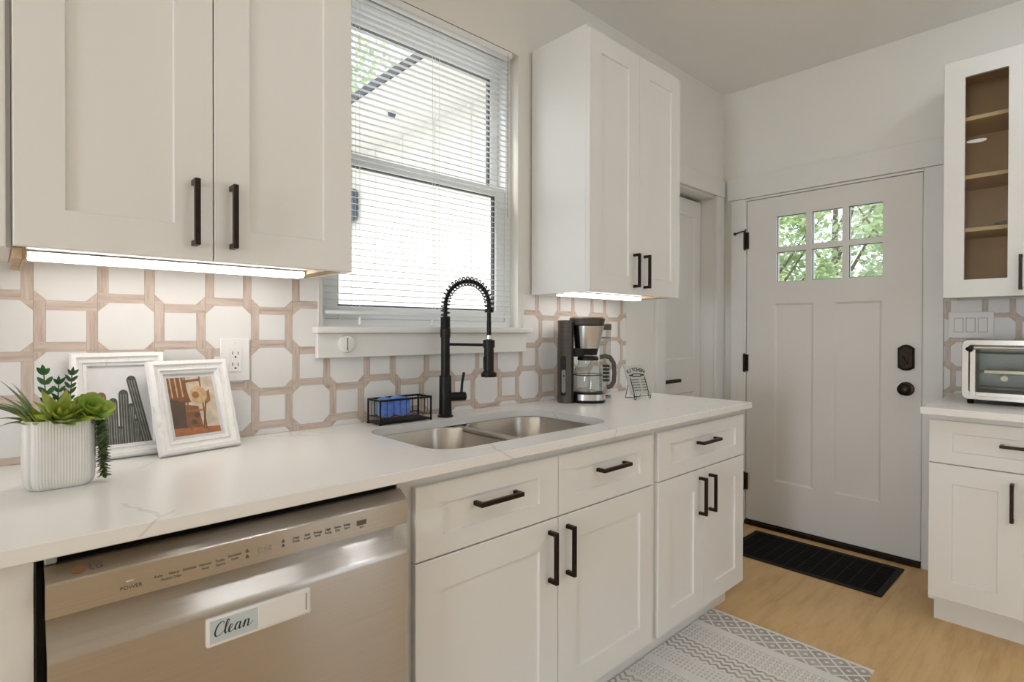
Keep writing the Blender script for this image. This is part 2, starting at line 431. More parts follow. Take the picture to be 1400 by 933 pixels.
def text_mesh(txt, size, depth=0.0006, align='CENTER', bold=0.0):
    """flat raised lettering, in the XZ plane facing -Y, as bmesh geometry lists"""
    cu = bpy.data.curves.new('lettering', 'FONT'); cu.body = txt; cu.size = size; cu.align_x = align; cu.align_y = 'CENTER'; cu.extrude = depth/2; cu.resolution_u = 3; cu.offset = bold
    t = bpy.data.objects.new('lettering', cu); COL.objects.link(t)
    me = bpy.data.meshes.new_from_object(t.evaluated_get(bpy.context.evaluated_depsgraph_get()))
    bpy.data.objects.remove(t); bpy.data.curves.remove(cu)
    me.transform(Matrix.Rotation(PI/2, 4, 'X')); return me
def add_text(mb, txt, loc, size, m=0, align='CENTER', R=None, bold=0.0):
    me = text_mesh(txt, size, 0.0006, align, bold); M = Matrix.Translation(loc) @ (R or Matrix())
    vs = [mb.bm.verts.new(M @ v.co) for v in me.vertices]
    for p in me.polygons: mb._q([vs[i] for i in p.vertices], m)
    bpy.data.meshes.remove(me)
def rrect(cx, cy, w, h, r, n=6):
    P = []
    for k, (sx, sy) in enumerate(((1, 1), (-1, 1), (-1, -1), (1, -1))):
        for i in range(n+1):
            a = PI/2*k + PI/2*i/n
            P.append((cx+sx*(w/2-r)+r*math.cos(a), cy+sy*(h/2-r)+r*math.sin(a)))
    return P

# ------------------------------------------------------------------ room
YW = 0.008            # painted face of the sink wall (tile stands in front of it)
XW = 3.509            # painted face of the door wall
ZC = 2.7703
WX0, WX1, WZ0, WZ1 = 0.772, 1.640, 1.236, 2.402     # window opening
DX0, DX1, DZ1 = 2.784, 3.384, 2.092                # side door opening
EY0, EY1, EZ1 = -0.150, -1.072, 2.053              # entry door opening
XL, YR = -5.0, -3.9
mb = MB()
def wallgrid(mb, xs, zs, holes, y0, y1, swap=False):
    for i in range(len(xs)-1):
        for j in range(len(zs)-1):
            if (i, j) in holes: continue
            if swap: mb.box(y0, y1, xs[i], xs[i+1], zs[j], zs[j+1])
            else: mb.box(xs[i], xs[i+1], y0, y1, zs[j], zs[j+1])
wallgrid(mb, [XL-0.15, WX0, WX1, DX0, DX1, XW+0.15], [-0.05, WZ0, WZ1, ZC+0.05], {(1, 1)}, YW, 0.16)
bmx = MB(); bmx.box(XL-0.15, WX0, YW, 0.16, 0, ZC); bmx.box(WX0, WX1, YW, 0.16, 0, WZ0); bmx.box(WX0, WX1, YW, 0.16, WZ1, ZC)
bmx.box(WX1, DX0, YW, 0.16, 0, ZC); bmx.box(DX0, DX1, YW, 0.16, DZ1, ZC); bmx.box(DX1, XW+0.15, YW, 0.16, 0, ZC)
mb.bm.free(); struct('wall_left', bmx, 'wall')
mb = MB(); mb.box(XW, XW+0.15, EY0, YW, 0, ZC); mb.box(XW, XW+0.15, EY1, EY0, EZ1, ZC); mb.box(XW, XW+0.15, YR-0.15, EY1, 0, ZC)
struct('wall_back', mb, 'wall')
# the two walls behind the photographer, each with an opening added to let fill light in
mb = MB(); mb.box(XL-0.15, XL, YR-0.15, -2.4, 0, ZC); mb.box(XL-0.15, XL, -1.5, YW, 0, ZC); mb.box(XL-0.15, XL, -2.4, -1.5, 0, 0.25); mb.box(XL-0.15, XL, -2.4, -1.5, 1.75, ZC)
struct('wall_front', mb, 'wall')
mb = MB(); mb.box(XL, 1.6, YR-0.15, YR, 0, ZC); mb.box(2.5, XW, YR-0.15, YR, 0, ZC); mb.box(1.6, 2.5, YR-0.15, YR, 0, 0.8); mb.box(1.6, 2.5, YR-0.15, YR, 2.2, ZC)
struct('wall_right', mb, 'wall')
mb = MB(); mb.box(XL-0.15, XW+0.15, YR-0.15, 0.16, -0.08, 0); struct('floor', mb, 'floor')
mb = MB(); mb.box(XL-0.15, XW+0.15, YR-0.15, 0.16, ZC, ZC+0.08); struct('ceiling', mb, 'ceiling')

# ------------------------------------------------------------------ window with sashes, stool and apron
mb = MB()      # drywall returns read as the frame: a thin vinyl liner all round the opening
fy0, fy1 = 0.055, 0.150
mb.box(WX0, WX0+0.030, fy0, fy1, WZ0, WZ1); mb.box(WX1-0.030, WX1, fy0, fy1, WZ0, WZ1)
mb.box(WX0+0.030, WX1-0.030, fy0, fy1, WZ0, WZ0+0.025); mb.box(WX0+0.030, WX1-0.030, fy0, fy1, WZ1-0.045, WZ1)
win = struct('window_1', mb, 'vinyl')
def sash(name, y0, y1, z0, z1, top, bot, side=0.045):
    x0, x1 = WX0+0.030, WX1-0.030
    m = MB(); m.box(x0, x0+side, y0, y1, z0, z1, 0.003); m.box(x1-side, x1, y0, y1, z0, z1, 0.003)
    m.box(x0+side, x1-side, y0, y1, z0, z0+bot, 0.003); m.box(x0+side, x1-side, y0, y1, z1-top, z1, 0.003)
    o = obj(name, m, 'vinyl', win)
    m = MB(); g = 0.007; xa, xb, za, zb = x0+side, x1-side, z0+bot, z1-top; yc = (y0+y1)/2
    m.box(xa, xa+g, yc-0.008, yc+0.008, za, zb); m.box(xb-g, xb, yc-0.008, yc+0.008, za, zb); m.box(xa+g, xb-g, yc-0.008, yc+0.008, za, za+g); m.box(xa+g, xb-g, yc-0.008, yc+0.008, zb-g, zb)
    obj('gasket', m, 'gasket', o)
    m = MB(); m.box(xa+0.001, xb-0.001, yc-0.002, yc+0.002, za+0.001, zb-0.001); obj('pane', m, 'pane', o)
sash('upper_sash', 0.105, 0.140, 1.800, WZ1-0.045, 0.040, 0.035, 0.040)
sash('lower_sash', 0.062, 0.100, WZ0+0.025, 1.835, 0.036, 0.045, 0.048)
mb = MB(); mb.box(0.733, 1.687, -0.040, YW, 1.214, 1.2355, 0.004, seg=2); mb.box(WX0+0.001, WX1-0.001, YW, 0.056, 1.218, 1.2355)
obj('window_stool', mb, 'trim', win)
mb = MB(); mb.box(0.742, 1.663, -0.022, 0.0, 1.134, 1.2135, 0.002); obj('window_apron', mb, 'trim', win)

# blind
bl = thing('window_blind', 'white slatted mini blind hanging open in the window over the sink', 'blind', (1.205, 0.022, WZ1-0.03))
BX0, BX1 = 0.780, 1.604
mb = MB(); mb.box(BX0, BX1, 0.006, 0.040, WZ1-0.030, WZ1-0.004, 0.002); obj('headrail', mb, 'vinyl', bl)
MAT['slat'] = paint('white_slat', (0.88, 0.895, 0.90), 0.4, 0.01, 5)
nt = MAT['slat'].node_tree; b = nt.nodes['Principled BSDF']
tr = nt.nodes.new('ShaderNodeBsdfTranslucent'); tr.inputs[0].default_value = (0.8, 0.82, 0.82, 1)
mx = nt.nodes.new('ShaderNodeMixShader'); mx.inputs[0].default_value = 0.22
nt.links.new(b.outputs[0], mx.inputs[1]); nt.links.new(tr.outputs[0], mx.inputs[2]); nt.links.new(mx.outputs[0], nt.nodes['Material Output'].inputs[0])
mb = MB(); z = 1.303; nsl = 0
while z < WZ1-0.045:
    R = []
    for i in range(5):
        q = -1+2*i/4; yy = 0.023 + 0.0125*q; zz = z + 0.0016*(1-q*q) + 0.0022*q
        R.append((yy, zz))
    ring0 = [(BX0+0.003, yy, zz) for yy, zz in R] + [(BX0+0.003, yy, zz-0.0006) for yy, zz in reversed(R)]
    ring1 = [(BX1-0.003, y_, z_) for _, y_, z_ in ring0]
    mb.loft([ring0, ring1]); z += 0.0218; nsl += 1
obj('slats', mb, 'slat', bl)
mb = MB(); mb.box(BX0, BX1, 0.010, 0.036, 1.276, 1.290, 0.003); obj('bottom_rail', mb, 'vinyl', bl)
for i, xx in enumerate((0.888, 1.230, 1.560)):
    for yy in (0.0095, 0.0365):
        mb = MB(); mb.tube([(xx, yy, 1.278), (xx, yy, WZ1-0.01)], 0.0007, 5); obj('ladder_cord', mb, 'vinyl', bl)
for xx in (0.900, 1.195):
    mb = MB(); mb.tube([(xx, 0.004, 1.262), (xx, 0.004, WZ1-0.012)], 0.0008, 5)
    mb.lathe([(0.001, 0.03), (0.004, 0.024), (0.0065, 0.004), (0.004, 0)], (xx, 0.004, 1.240), 10); obj('pull_cord', mb, 'vinyl', bl)
mb = MB(); mb.tube([(1.575, 0.003, 1.70), (1.575, 0.003, WZ1-0.02)], 0.0035, 6); obj('tilt_wand', mb, 'clear', bl)

# ------------------------------------------------------------------ backsplash
P = 0.121
def backsplash(x0, x1, z0, z1, cx, cz, name, place=None, parent=None):
    """octagons and framed squares laid checkerwise, clipped to the rectangle; built in the x-z plane, face to -y"""
    m = MB(); bm = m.bm; hy = -0.008
    i0, i1 = int(math.floor((x0-cx)/P))-1, int(math.ceil((x1-cx)/P))+1
    j0, j1 = int(math.floor((z0-cz)/P))-1, int(math.ceil((z1-cz)/P))+1
    g = 0.0007; H = P/2; w = 0.0218; cut = 0.023
    def face(pts, mi): m.poly([(a, hy, c) for a, c in pts], mi)
    for i in range(i0, i1):
        for j in range(j0, j1):
            X0, Z0 = cx+i*P, cz+j*P
            if (i+j) % 2 == 0:
                h = H-g; c = cut
                face([(X0+a, Z0+b_) for a, b_ in ((-h+c, -h), (h-c, -h), (h, -h+c), (h, h-c), (h-c, h), (-h+c, h), (-h, h-c), (-h, -h+c))], 0)
                # wood in the four clipped corners
                for k, (sx, sz) in enumerate(((1, 1), (1, -1), (-1, -1), (-1, 1))):
                    face([(X0+sx*(h-c+g*1.5), Z0+sz*h), (X0+sx*h, Z0+sz*h), (X0+sx*h, Z0+sz*(h-c+g*1.5))], 1 if k % 2 == 0 else 2)
            else:
                q = H-w
                face([(X0-q+g, Z0-q+g), (X0+q-g, Z0-q+g), (X0+q-g, Z0+q-g), (X0-q+g, Z0+q-g)], 0)
                h = H-g*0.2
                face([(X0-q+g, Z0+q), (X0+h, Z0+q), (X0+h, Z0+h), (X0-q+g, Z0+h)], 1)      # top strip
                face([(X0+q, Z0-h), (X0+h, Z0-h), (X0+h, Z0+q-g), (X0+q, Z0+q-g)], 2)        # right
                face([(X0-h, Z0-h), (X0+q-g, Z0-h), (X0+q-g, Z0-q), (X0-h, Z0-q)], 1)        # bottom
                face([(X0-h, Z0-q+g), (X0-q, Z0-q+g), (X0-q, Z0+h), (X0-h, Z0+h)], 2)        # left
    for co, no in (((x0, 0, 0), (-1, 0, 0)), ((x1, 0, 0), (1, 0, 0)), ((0, 0, z0), (0, 0, -1)), ((0, 0, z1), (0, 0, 1))):
        bmesh.ops.bisect_plane(bm, geom=bm.verts[:]+bm.edges[:]+bm.faces[:], plane_co=co, plane_no=no, clear_outer=True)
    r = bmesh.ops.extrude_face_region(bm, geom=bm.faces[:])
    bmesh.ops.translate(bm, vec=(0, 0.0066, 0), verts=[e for e in r['geom'] if isinstance(e, bmesh.types.BMVert)])
    m.box(x0, x1, hy+0.0012, 0.0, z0, z1, 0, 3)
    if place: m.rot(place)
    return m
TM = ['tile', 'stripH', 'stripV', 'grout']
ZT = 0.9118
splash = thing('tile_backsplash', 'white octagon and wood strip tile backsplash along the sink wall', 'backsplash', (1.0, 0.004, ZT))
PT = Matrix.Translation((0, YW, 0))
for (a, b_, c, d) in ((-0.6, 0.752, ZT, 1.384), (0.752, 1.667, ZT, 1.2135), (1.667, 2.417, ZT, 1.384)):
    obj('tile_panel', backsplash(a, b_, c, d, 0.127, 1.1105, '', PT), TM, splash)
for a, b_, c in ((2.417, 2.421, ZT), (1.663, 1.667, 1.236), (0.752, 0.756, 1.236)): mb = MB(); mb.box(a, b_, -0.002, YW, c, 1.384, 0.0008); obj('edge_trim', mb, 'plastic', splash, label='slim white edge trim')
# on the door wall: rotate so that the face looks to -x
RM = Matrix.Translation((XW-0.0006, 0, 0)) @ Matrix.Rotation(-PI/2, 4, 'Z')
m = backsplash(1.158, 2.3, 0.914, 1.379, 1.245, 1.1105, '', RM)
tag(obj('tile_backsplash', m, TM), 'white octagon and wood strip tile backsplash behind the toaster oven', 'backsplash')

# ------------------------------------------------------------------ doors
def recess_panel(m, x0, x1, z0, z1, y, d, slope, mi=0):
    """sloped sticking down to a sunken flat, opening y -> y+d"""
    a = [(x0, z0), (x1, z0), (x1, z1), (x0, z1)]; b_ = [(x0+slope, z0+slope), (x1-slope, z0+slope), (x1-slope, z1-slope), (x0+slope, z1-slope)]
    A = m.ring([(p[0], y, p[1]) for p in a]); B = m.ring([(p[0], y+d, p[1]) for p in b_])
    m.bridge(A, B, mi, True, False); m._q(B, mi)
def panelled(m, w, h, t, holes, rec, slope=0.003, edge=0.0015, mi=0, through=()):
    """slab in local x 0..w, z 0..h, front at y=-t, with sunken panels (x0,x1,z0,z1); 'through' ones are open"""
    xs = sorted({edge, w-edge, *[v for q in list(holes)+list(through) for v in q[:2]]}); zs = sorted({edge, h-edge, *[v for q in list(holes)+list(through) for v in q[2:]]})
    ins = lambda q, a, b_, c, d: q[0] <= a+1e-6 and b_ <= q[1]+1e-6 and q[2] <= c+1e-6 and d <= q[3]+1e-6
    for i in range(len(xs)-1):
        for j in range(len(zs)-1):
            a, b_, c, d = xs[i], xs[i+1], zs[j], zs[j+1]
            if any(ins(q, a, b_, c, d) for q in list(holes)+list(through)): continue
            m.poly([(a, -t, c), (b_, -t, c), (b_, -t, d), (a, -t, d)], mi)
            m_back = not through or not any(ins(q, a, b_, c, d) for q in through)
            if through: m.poly([(a, 0, c), (a, 0, d), (b_, 0, d), (b_, 0, c)], mi)
    if through:
        for q in holes: m.poly([(q[0], 0, q[2]), (q[0], 0, q[3]), (q[1], 0, q[3]), (q[1], 0, q[2])], mi)
    for q in holes: recess_panel(m, *q, -t, rec, slope, mi)
    for q in through:
        A = m.ring([(q[0], -t, q[2]), (q[1], -t, q[2]), (q[1], -t, q[3]), (q[0], -t, q[3])]); B = m.ring([(q[0], 0, q[2]), (q[1], 0, q[2]), (q[1], 0, q[3]), (q[0], 0, q[3])])
        m.bridge(A, B, mi, True, False)
    e = edge
    R = [[(e, -t, e), (w-e, -t, e), (w-e, -t, h-e), (e, -t, h-e)], [(0, -t+e, 0), (w, -t+e, 0), (w, -t+e, h), (0, -t+e, h)], [(0, 0, 0), (w, 0, 0), (w, 0, h), (0, 0, h)]]
    rs = m.loft(R, mi, False, False, False)
    if through:
        A = rs[-1]; B = m.ring([(e, 0, e), (w-e, 0, e), (w-e, 0, h-e), (e, 0, h-e)]); m.bridge(A, B, mi, True, False)
    else: m._q(list(reversed(rs[-1])), mi)
    bmesh.ops.remove_doubles(m.bm, verts=m.bm.verts[:], dist=1e-6)
    return m

# entry door (six lites over two panels), faces -x
EW = 0.9133; EH = 2.0183; EZ0 = 0.0298; ET = 0.045
ex = lambda Y: -0.1548 - Y
lx = [(ex(-0.337), ex(-0.505)), (ex(-0.537), ex(-0.697)), (ex(-0.728), ex(-0.892))]
lz = [(1.525-EZ0, 1.707-EZ0), (1.737-EZ0, 1.926-EZ0)]
lites = [(a, b_, c, d) for a, b_ in lx for c, d in lz]
pans = [(ex(-0.327), ex(-0.548), 0.300-EZ0, 1.393-EZ0), (ex(-0.660), ex(-0.889), 0.297-EZ0, 1.391-EZ0)]
m = panelled(MB(), EW, EH, ET, pans, 0.009, 0.012, 0.002, 0, lites)
DM = Matrix.Translation((3.4989+ET, -0.1548, EZ0)) @ Matrix.Rotation(-PI/2, 4, 'Z'); m.rot(DM)
door = struct('door_1', m, 'door'); door['label'] = 'white entry door with six small lites'
for q in lites:
    m = MB(); m.box(q[0]+0.0005, q[1]-0.0005, -0.025, -0.020, q[2]+0.0005, q[3]-0.0005); m.rot(DM); obj('pane', m, 'pane', door)
    m = MB()
    g = 0.003
    for a, b_, c, d in ((q[0], q[0]+g, q[2], q[3]), (q[1]-g, q[1], q[2], q[3]), (q[0], q[1], q[2], q[2]+g), (q[0], q[1], q[3]-g, q[3])): m.box(a, b_, -0.031, -0.0255, c, d)
    m.rot(DM); obj('glazing_strip', m, 'gasket', door)
for zc in (1.798, 1.024, 0.271):
    m = MB(); m.cyl((3.486, -0.1455, zc-0.055), (3.486, -0.1455, zc+0.055), 0.0075, seg=12); m.cyl((3.486, -0.1455, zc-0.060), (3.486, -0.1455, zc+0.060), 0.0045, seg=10)
    m.box(3.4875, 3.4985, -0.168, -0.150, zc-0.052, zc+0.052)
    if zc > 1.5:
        m.tube([(3.486, -0.1455, 1.860), (3.474, -0.135, 1.858), (3.466, -0.100, 1.848)], 0.004, 8); m.lathe([(0.001, 0), (0.009, 0.003), (0.009, 0.011), (0.001, 0.014)], (3.466, -0.088, 1.847), 12, axis='x')
        m.tube([(3.466, -0.100, 1.848), (3.467, -0.088, 1.847)], 0.004, 8); m.cyl((3.486, -0.1455, 1.855), (3.490, -0.152, 1.873), 0.006, 0.003, 8)
    obj('hinge', m, 'bronze', door)
# deadbolt: camelot shaped plate with thumb turn; below, a round knob
m = MB()
pl = [(-0.036, -0.052), (-0.030, -0.056), (-0.015, -0.064), (0, -0.066), (0.015, -0.064), (0.030, -0.056), (0.036, -0.052), (0.036, 0.052), (0.030, 0.055), (0.016, 0.066), (0, 0.070), (-0.016, 0.066), (-0.030, 0.055), (-0.036, 0.052)]
yc, zc = -1.002, 1.085
A = [(3.4988, yc+a, zc+b_) for a, b_ in pl]; B = [(3.484, yc+a, zc+b_) for a, b_ in pl]; C_ = [(3.476, yc+a*0.78, zc+b_*0.86) for a, b_ in pl]
m.loft([A, B, C_], 0, smooth=False)
m.cyl((3.478, yc, zc-0.012), (3.466, yc, zc-0.012), 0.015, 0.013, 18); m.rot(Matrix())
n0 = len(m.bm.verts); m.box(3.448, 3.470, yc-0.005, yc+0.005, zc-0.034, zc+0.010, 0.003)
m.bm.verts.ensure_lookup_table(); vs = m.bm.verts[n0:]; m.rot(Matrix.Translation((0, yc, zc-0.012)) @ Matrix.Rotation(math.radians(-25), 4, 'X') @ Matrix.Translation((0, -yc, -zc+0.012)), vs)
obj('deadbolt', m, 'bronze', door)
m = MB(); m.lathe([(0.036, 0.0), (0.037, 0.004), (0.033, 0.010), (0.016, 0.013), (0.013, 0.028), (0.020, 0.036), (0.029, 0.046), (0.030, 0.056), (0.022, 0.064), (0.008, 0.067)], (3.4988, -1.002, 0.922), 28, axis='-x')
obj('door_knob', m, 'bronze', door)
m = MB(); m.box(3.478, 3.545, EY1+0.003, EY0-0.003, 0.0, 0.026, 0.003); m.box(3.50, 3.545, EY1+0.003, EY0-0.003, 0.022, 0.0295); obj('threshold', m, 'bronze', door)
# casing of the entry door
mb = MB(); cx0, cx1 = 3.487, XW
mb.box(cx0, cx1, -0.056, -0.1475, 0, 2.064, 0.002); mb.box(cx0, cx1, -1.0745, -1.157, 0, 2.064, 0.002)
mb.box(cx0-0.004, cx1, -0.030, -1.185, 2.066, 2.205, 0.002)
mb.box(3.495, XW+0.1, -0.1475, -0.1515, 0, 2.054); mb.box(3.495, XW+0.1, -1.0705, -1.0745, 0, 2.054); mb.box(3.495, XW+0.1, -0.1515, -1.0705, 2.051, 2.064)
obj('door_casing', mb, 'trim', door)

# side door in the sink wall
SW = DX1-DX0-0.012
m = panelled(MB(), SW, 2.05, 0.038, [(0.095, SW-0.075, 1.035, 1.945), (0.095, SW-0.075, 0.16, 0.825)], 0.008, 0.010)
SM = Matrix.Translation((DX0+0.006, 0.135, 0.012)); m.rot(SM)
d2 = struct('door_2', m, 'trim'); d2['label'] = 'white two panel side door set back in the sink wall'
m = MB(); m.lathe([(0.026, 0), (0.027, 0.006), (0.012, 0.010), (0.011, 0.040)], (2.860, 0.0968, 0.922), 20, axis='-y'); m.box(2.852, 3.055, 0.044, 0.058, 0.911, 0.933, 0.004)
obj('door_lever', m, 'bronze', d2)
mb = MB(); mb.box(DX0-0.090, DX0, -0.012, YW, 0, DZ1, 0.002); mb.box(DX1, 3.484, -0.012, YW, 0, DZ1, 0.002); mb.box(DX0-0.11, 3.486, -0.016, YW, DZ1+0.001, 2.200, 0.002)
mb.box(DX1-0.004, DX1, YW, 0.16, 0, DZ1); mb.box(DX0, DX0+0.004, YW, 0.16, 0, DZ1); mb.box(DX0, DX1, YW, 0.16, DZ1-0.012, DZ1)
obj('door_casing', mb, 'trim', d2)

# ------------------------------------------------------------------ cabinets
def shaker(w, h, t=0.019, st=0.076, parent=None, name='door', loc=(0, 0, 0), rz=0.0, mat='cab', open_=False, rail=None):
    rl = rail or st
    q = (st, w-st, rl, h-rl)
    m = panelled(MB(), w, h, t, [] if open_ else [q], 0.007, 0.0025, 0.0018, 0, [q] if open_ else ())
    o = obj(name, m, mat, parent, local=True); o.location = loc; o.rotation_euler = (0, 0, rz); return o
def pull(parent, x, z, L, vert, t=0.019, name='handle'):
    """square bar pull with returned ends, on a front whose face is at y=-t (local coords)"""
    m = MB(); a = 0.0058; y0, y1 = -t-0.034, -t+0.0005
    if vert:
        m.box(x-a, x+a, y0, y0+0.011, z-L/2, z+L/2, 0.001)
        for s_ in (-1, 1): zc = z+s_*(L/2-a); m.box(x-a, x+a, y0+0.010, y1, zc-a, zc+a, 0.0008)
    else:
        m.box(x-L/2, x+L/2, y0, y0+0.011, z-a, z+a, 0.001)
        for s_ in (-1, 1): xc = x+s_*(L/2-a); m.box(xc-a, xc+a, y0+0.010, y1, z-a, z+a, 0.0008)
    return obj(name, m, 'bronze', parent, local=True)
def underlight(parent, x0, x1, y0, y1, z):
    m = MB(); m.box(x0, x1, y0, y1, z-0.012, z, 0.001); h = obj('light_bar', m, 'plastic', parent, label='white under-cabinet light bar')
    m = MB(); m.box(x0+0.003, x1-0.003, y0+0.002, y1-0.002, z-0.016, z-0.012); m.box(x0+0.003, x1-0.003, y0-0.0022, y0-0.0002, z-0.0135, z-0.0015); obj('light_strip', m, 'led', h, label='glowing strip of the light bar')

ZU = 1.3802; YU = -0.3214
def upper(name, label, x0, x1, zt, ztd, splits, stile, led, cw, blk):
    t = thing(name, label, 'cabinet', ((x0+x1)/2, -0.15, ZU))
    m = MB(); yb = YU+0.0195
    m.box(x0, x0+0.016, yb, -0.001, ZU, zt); m.box(x1-0.016, x1, yb, -0.001, ZU, zt)
    m.box(x0+0.016, x1-0.016, yb, -0.001, zt-0.016, zt); m.box(x0+0.016, x1-0.016, -0.012, -0.001, ZU, zt-0.016)
    m.box(x0+0.016, x1-0.016, yb, -0.012, ZU+0.012, ZU+0.026); m.box(x0+0.016, x1-0.016, yb, yb+0.018, ZU+0.004, ZU+0.026)
    o = obj('carcass', m, 'cab', t)
    m = MB(); m.box(x1-cw, x1-0.0162, yb+0.020, -0.014, ZU+0.001, ZU+0.0115); obj('plywood_cleat', m, 'ply', t, label='raw plywood cleat under the cabinet')
    if blk:
        m = MB(); m.box(x0+0.001, x0+0.0155, yb+0.001, -0.014, ZU-0.022, ZU-0.0005, 0.001); m.box(x0+0.0158, x0+0.021, yb+0.004, -0.014, ZU-0.022, ZU+0.0115); obj('plywood_cleat', m, 'ply', t, label='raw plywood edge at the left of the cabinet underside')
    base = worldloc(t)
    for k in range(len(splits)-1):
        a, b_ = splits[k]+0.0012, splits[k+1]-0.0012
        d = shaker(b_-a, ztd-ZU, 0.019, stile, t, 'door', Vector((a, yb, ZU))-base)
        hx = (b_-a)-0.039 if k == 0 else 0.037
        pull(d, hx, 0.103, 0.146, True)
    underlight(t, *led, ZU+0.0075)
    return t
upper('wall_cabinet', 'white two-door upper cabinet at the left above the dishwasher', 0.0240, 0.7070, 2.4399, 2.4204, (0.0244, 0.3666, 0.7068), 0.0765, (0.050, 0.640, -0.170, -0.125), 0.062, True)
upper('wall_cabinet', 'white two-door upper cabinet right of the window above the coffee maker', 1.7146, 2.3983, 2.4399, 2.4204, (1.7146, 2.0594, 2.3983), 0.0765, (1.735, 2.300, -0.170, -0.125), 0.092, False)
# neighbouring upper unit, of which a sliver shows at the left edge
t = thing('wall_cabinet', 'upper cabinet sliver cut by the left edge of the frame', 'cabinet', (-0.30, -0.15, ZU-0.004))
m = MB(); m.box(-0.60, 0.0232, -0.3005, -0.001, ZU-0.003, 2.4399); obj('carcass', m, 'cab', t)
d = shaker(0.616, 1.04, 0.019, 0.0765, t, 'door', Vector((-0.600, -0.3006, ZU-0.004))-worldloc(t)); pull(d, 0.06, 0.103, 0.146, True)

ZB, ZD, ZG = 0.1176, 0.8568, 0.6784
YB = -0.6233; YBF = YB+0.0195
def base(name, label, x0, x1, b0, b1, bm_, drawers, toe_x1):
    t = thing(name, label, 'cabinet', ((x0+x1)/2, -0.30, 0))
    m = MB(); m.box(x0, x0+0.016, YBF, -0.010, 0.100, 0.8848); m.box(x1-0.016, x1, YBF, -0.010, 0.100, 0.8848); m.box(x0+0.016, x1-0.016, YBF, -0.010, 0.100, 0.116)
    m.box(x0+0.016, x1-0.016, -0.026, -0.010, 0.116, 0.66); m.box(x0+0.016, x1-0.016, YBF, YBF+0.018, 0.116, 0.8848)
    m.box(x0, toe_x1, -0.541, -0.525, 0.0, 0.100); obj('carcass', m, 'cab', t)
    bl_ = worldloc(t)
    for a, b_, side in drawers:
        d = shaker(b_-a-0.0024, ZD-ZG-0.002, 0.019, 0.078, t, 'drawer', Vector((a+0.0012, YBF, ZG+0.002))-bl_, rail=0.050)
        pull(d, (b_-a)/2, (ZD-ZG)/2+0.0165, 0.149, False)
    for k, (a, b_) in enumerate(((b0, bm_), (bm_, b1))):
        d = shaker(b_-a-0.0024, ZG-ZB-0.002, 0.019, 0.078, t, 'door', Vector((a+0.0012, YBF, ZB))-bl_, rail=0.078)
        pull(d, (b_-a)-0.041 if k == 0 else 0.037, (ZG-ZB)-0.105, 0.149, True)
    return t
base('base_cabinet', 'white sink base cabinet with two drawers and two doors', 0.674, 1.7165, 0.7101, 1.7027, 1.2048, [(0.7101, 1.2048, 0), (1.2048, 1.7027, 0)], 1.7165)
base('base_cabinet', 'white base cabinet with one wide drawer over two doors at the counter end', 1.7175, 2.4290, 1.7364, 2.4242, 2.0720, [(1.7364, 2.4242, 0)], 2.4210)
t = thing('base_cabinet', 'plain white base cabinet end left of the dishwasher', 'cabinet', (-0.25, -0.30, 0))
m = MB(); m.box(-0.6, 0.0415, -0.6233, -0.010, 0.100, 0.8848, 0.001); m.box(-0.6, 0.0415, -0.541, -0.02, 0, 0.100); obj('carcass', m, 'cab', t)

# right hand run, faces -x: same builder turned by -90 degrees
def runloc(t): return t.location
rt_ = thing('base_cabinet', 'white base cabinet right of the entry door under the toaster oven', 'cabinet', (3.2, -1.51, 0))
bl_ = worldloc(rt_); XB = 2.8575; XBF = XB+0.0195; RY0, RY1, RYM = -1.2103, -1.8103, -1.5103
m = MB(); m.box(XBF, XW-0.010, RY0+0.001, RY0-0.016, 0.1, 0.8852); m.box(XBF, XW-0.010, RY1, RY1+0.016, 0.1, 0.8852); m.box(XBF, XW-0.010, RY1+0.016, RY0-0.016, 0.1, 0.116)
m.box(XBF, XBF+0.018, RY1+0.016, RY0-0.016, 0.116, 0.8852); m.box(XBF+0.055, XBF+0.071, RY1, RY0-0.010, 0, 0.100); m.box(XBF+0.071, XW-0.02, RY0-0.010, RY0-0.026, 0, 0.100); obj('carcass', m, 'cab', rt_)
d = shaker(0.5976, ZD-ZG-0.002, 0.019, 0.078, rt_, 'drawer', Vector((XBF, RY0-0.0012, ZG+0.002))-bl_, -PI/2, rail=0.050); pull(d, 0.300, (ZD-ZG)/2+0.0095, 0.149, False)
for k, a in enumerate((RY0, RYM)):
    d = shaker(0.2976, ZG-ZB-0.002, 0.019, 0.078, rt_, 'door', Vector((XBF, a-0.0012, ZB))-bl_, -PI/2, rail=0.078); pull(d, 0.262 if k == 0 else 0.036, (ZG-ZB)-0.113, 0.149, True)
# glass fronted upper cabinet
gt = thing('display_cabinet', 'white upper cabinet with a glass door and wooden shelves by the entry door', 'cabinet', (3.36, -1.50, 1.3775))
bl_ = worldloc(gt); XU = 3.2000; XUF = XU+0.0195; UY0, UY1 = -1.1982, -1.8002; UZ0, UZ1 = 1.3775, 2.4519
m = MB(); yi0, yi1 = UY0-0.0005, UY1
m.box(XUF, XW-0.001, yi0, yi0-0.016, UZ0, UZ1); m.box(XUF, XW-0.001, yi1, yi1+0.016, UZ0, UZ1); m.box(XUF, XW-0.001, yi1+0.016, yi0-0.016, UZ1-0.016, UZ1); m.box(XUF, XW-0.001, yi1+0.016, yi0-0.016, UZ0+0.010, UZ0+0.026)
m.box(XUF, XUF+0.018, yi1+0.016, yi0-0.016, UZ0, UZ0+0.026)
obj('carcass', m, 'cab', gt)
m = MB(); e = 0.0005; t_ = 0.003
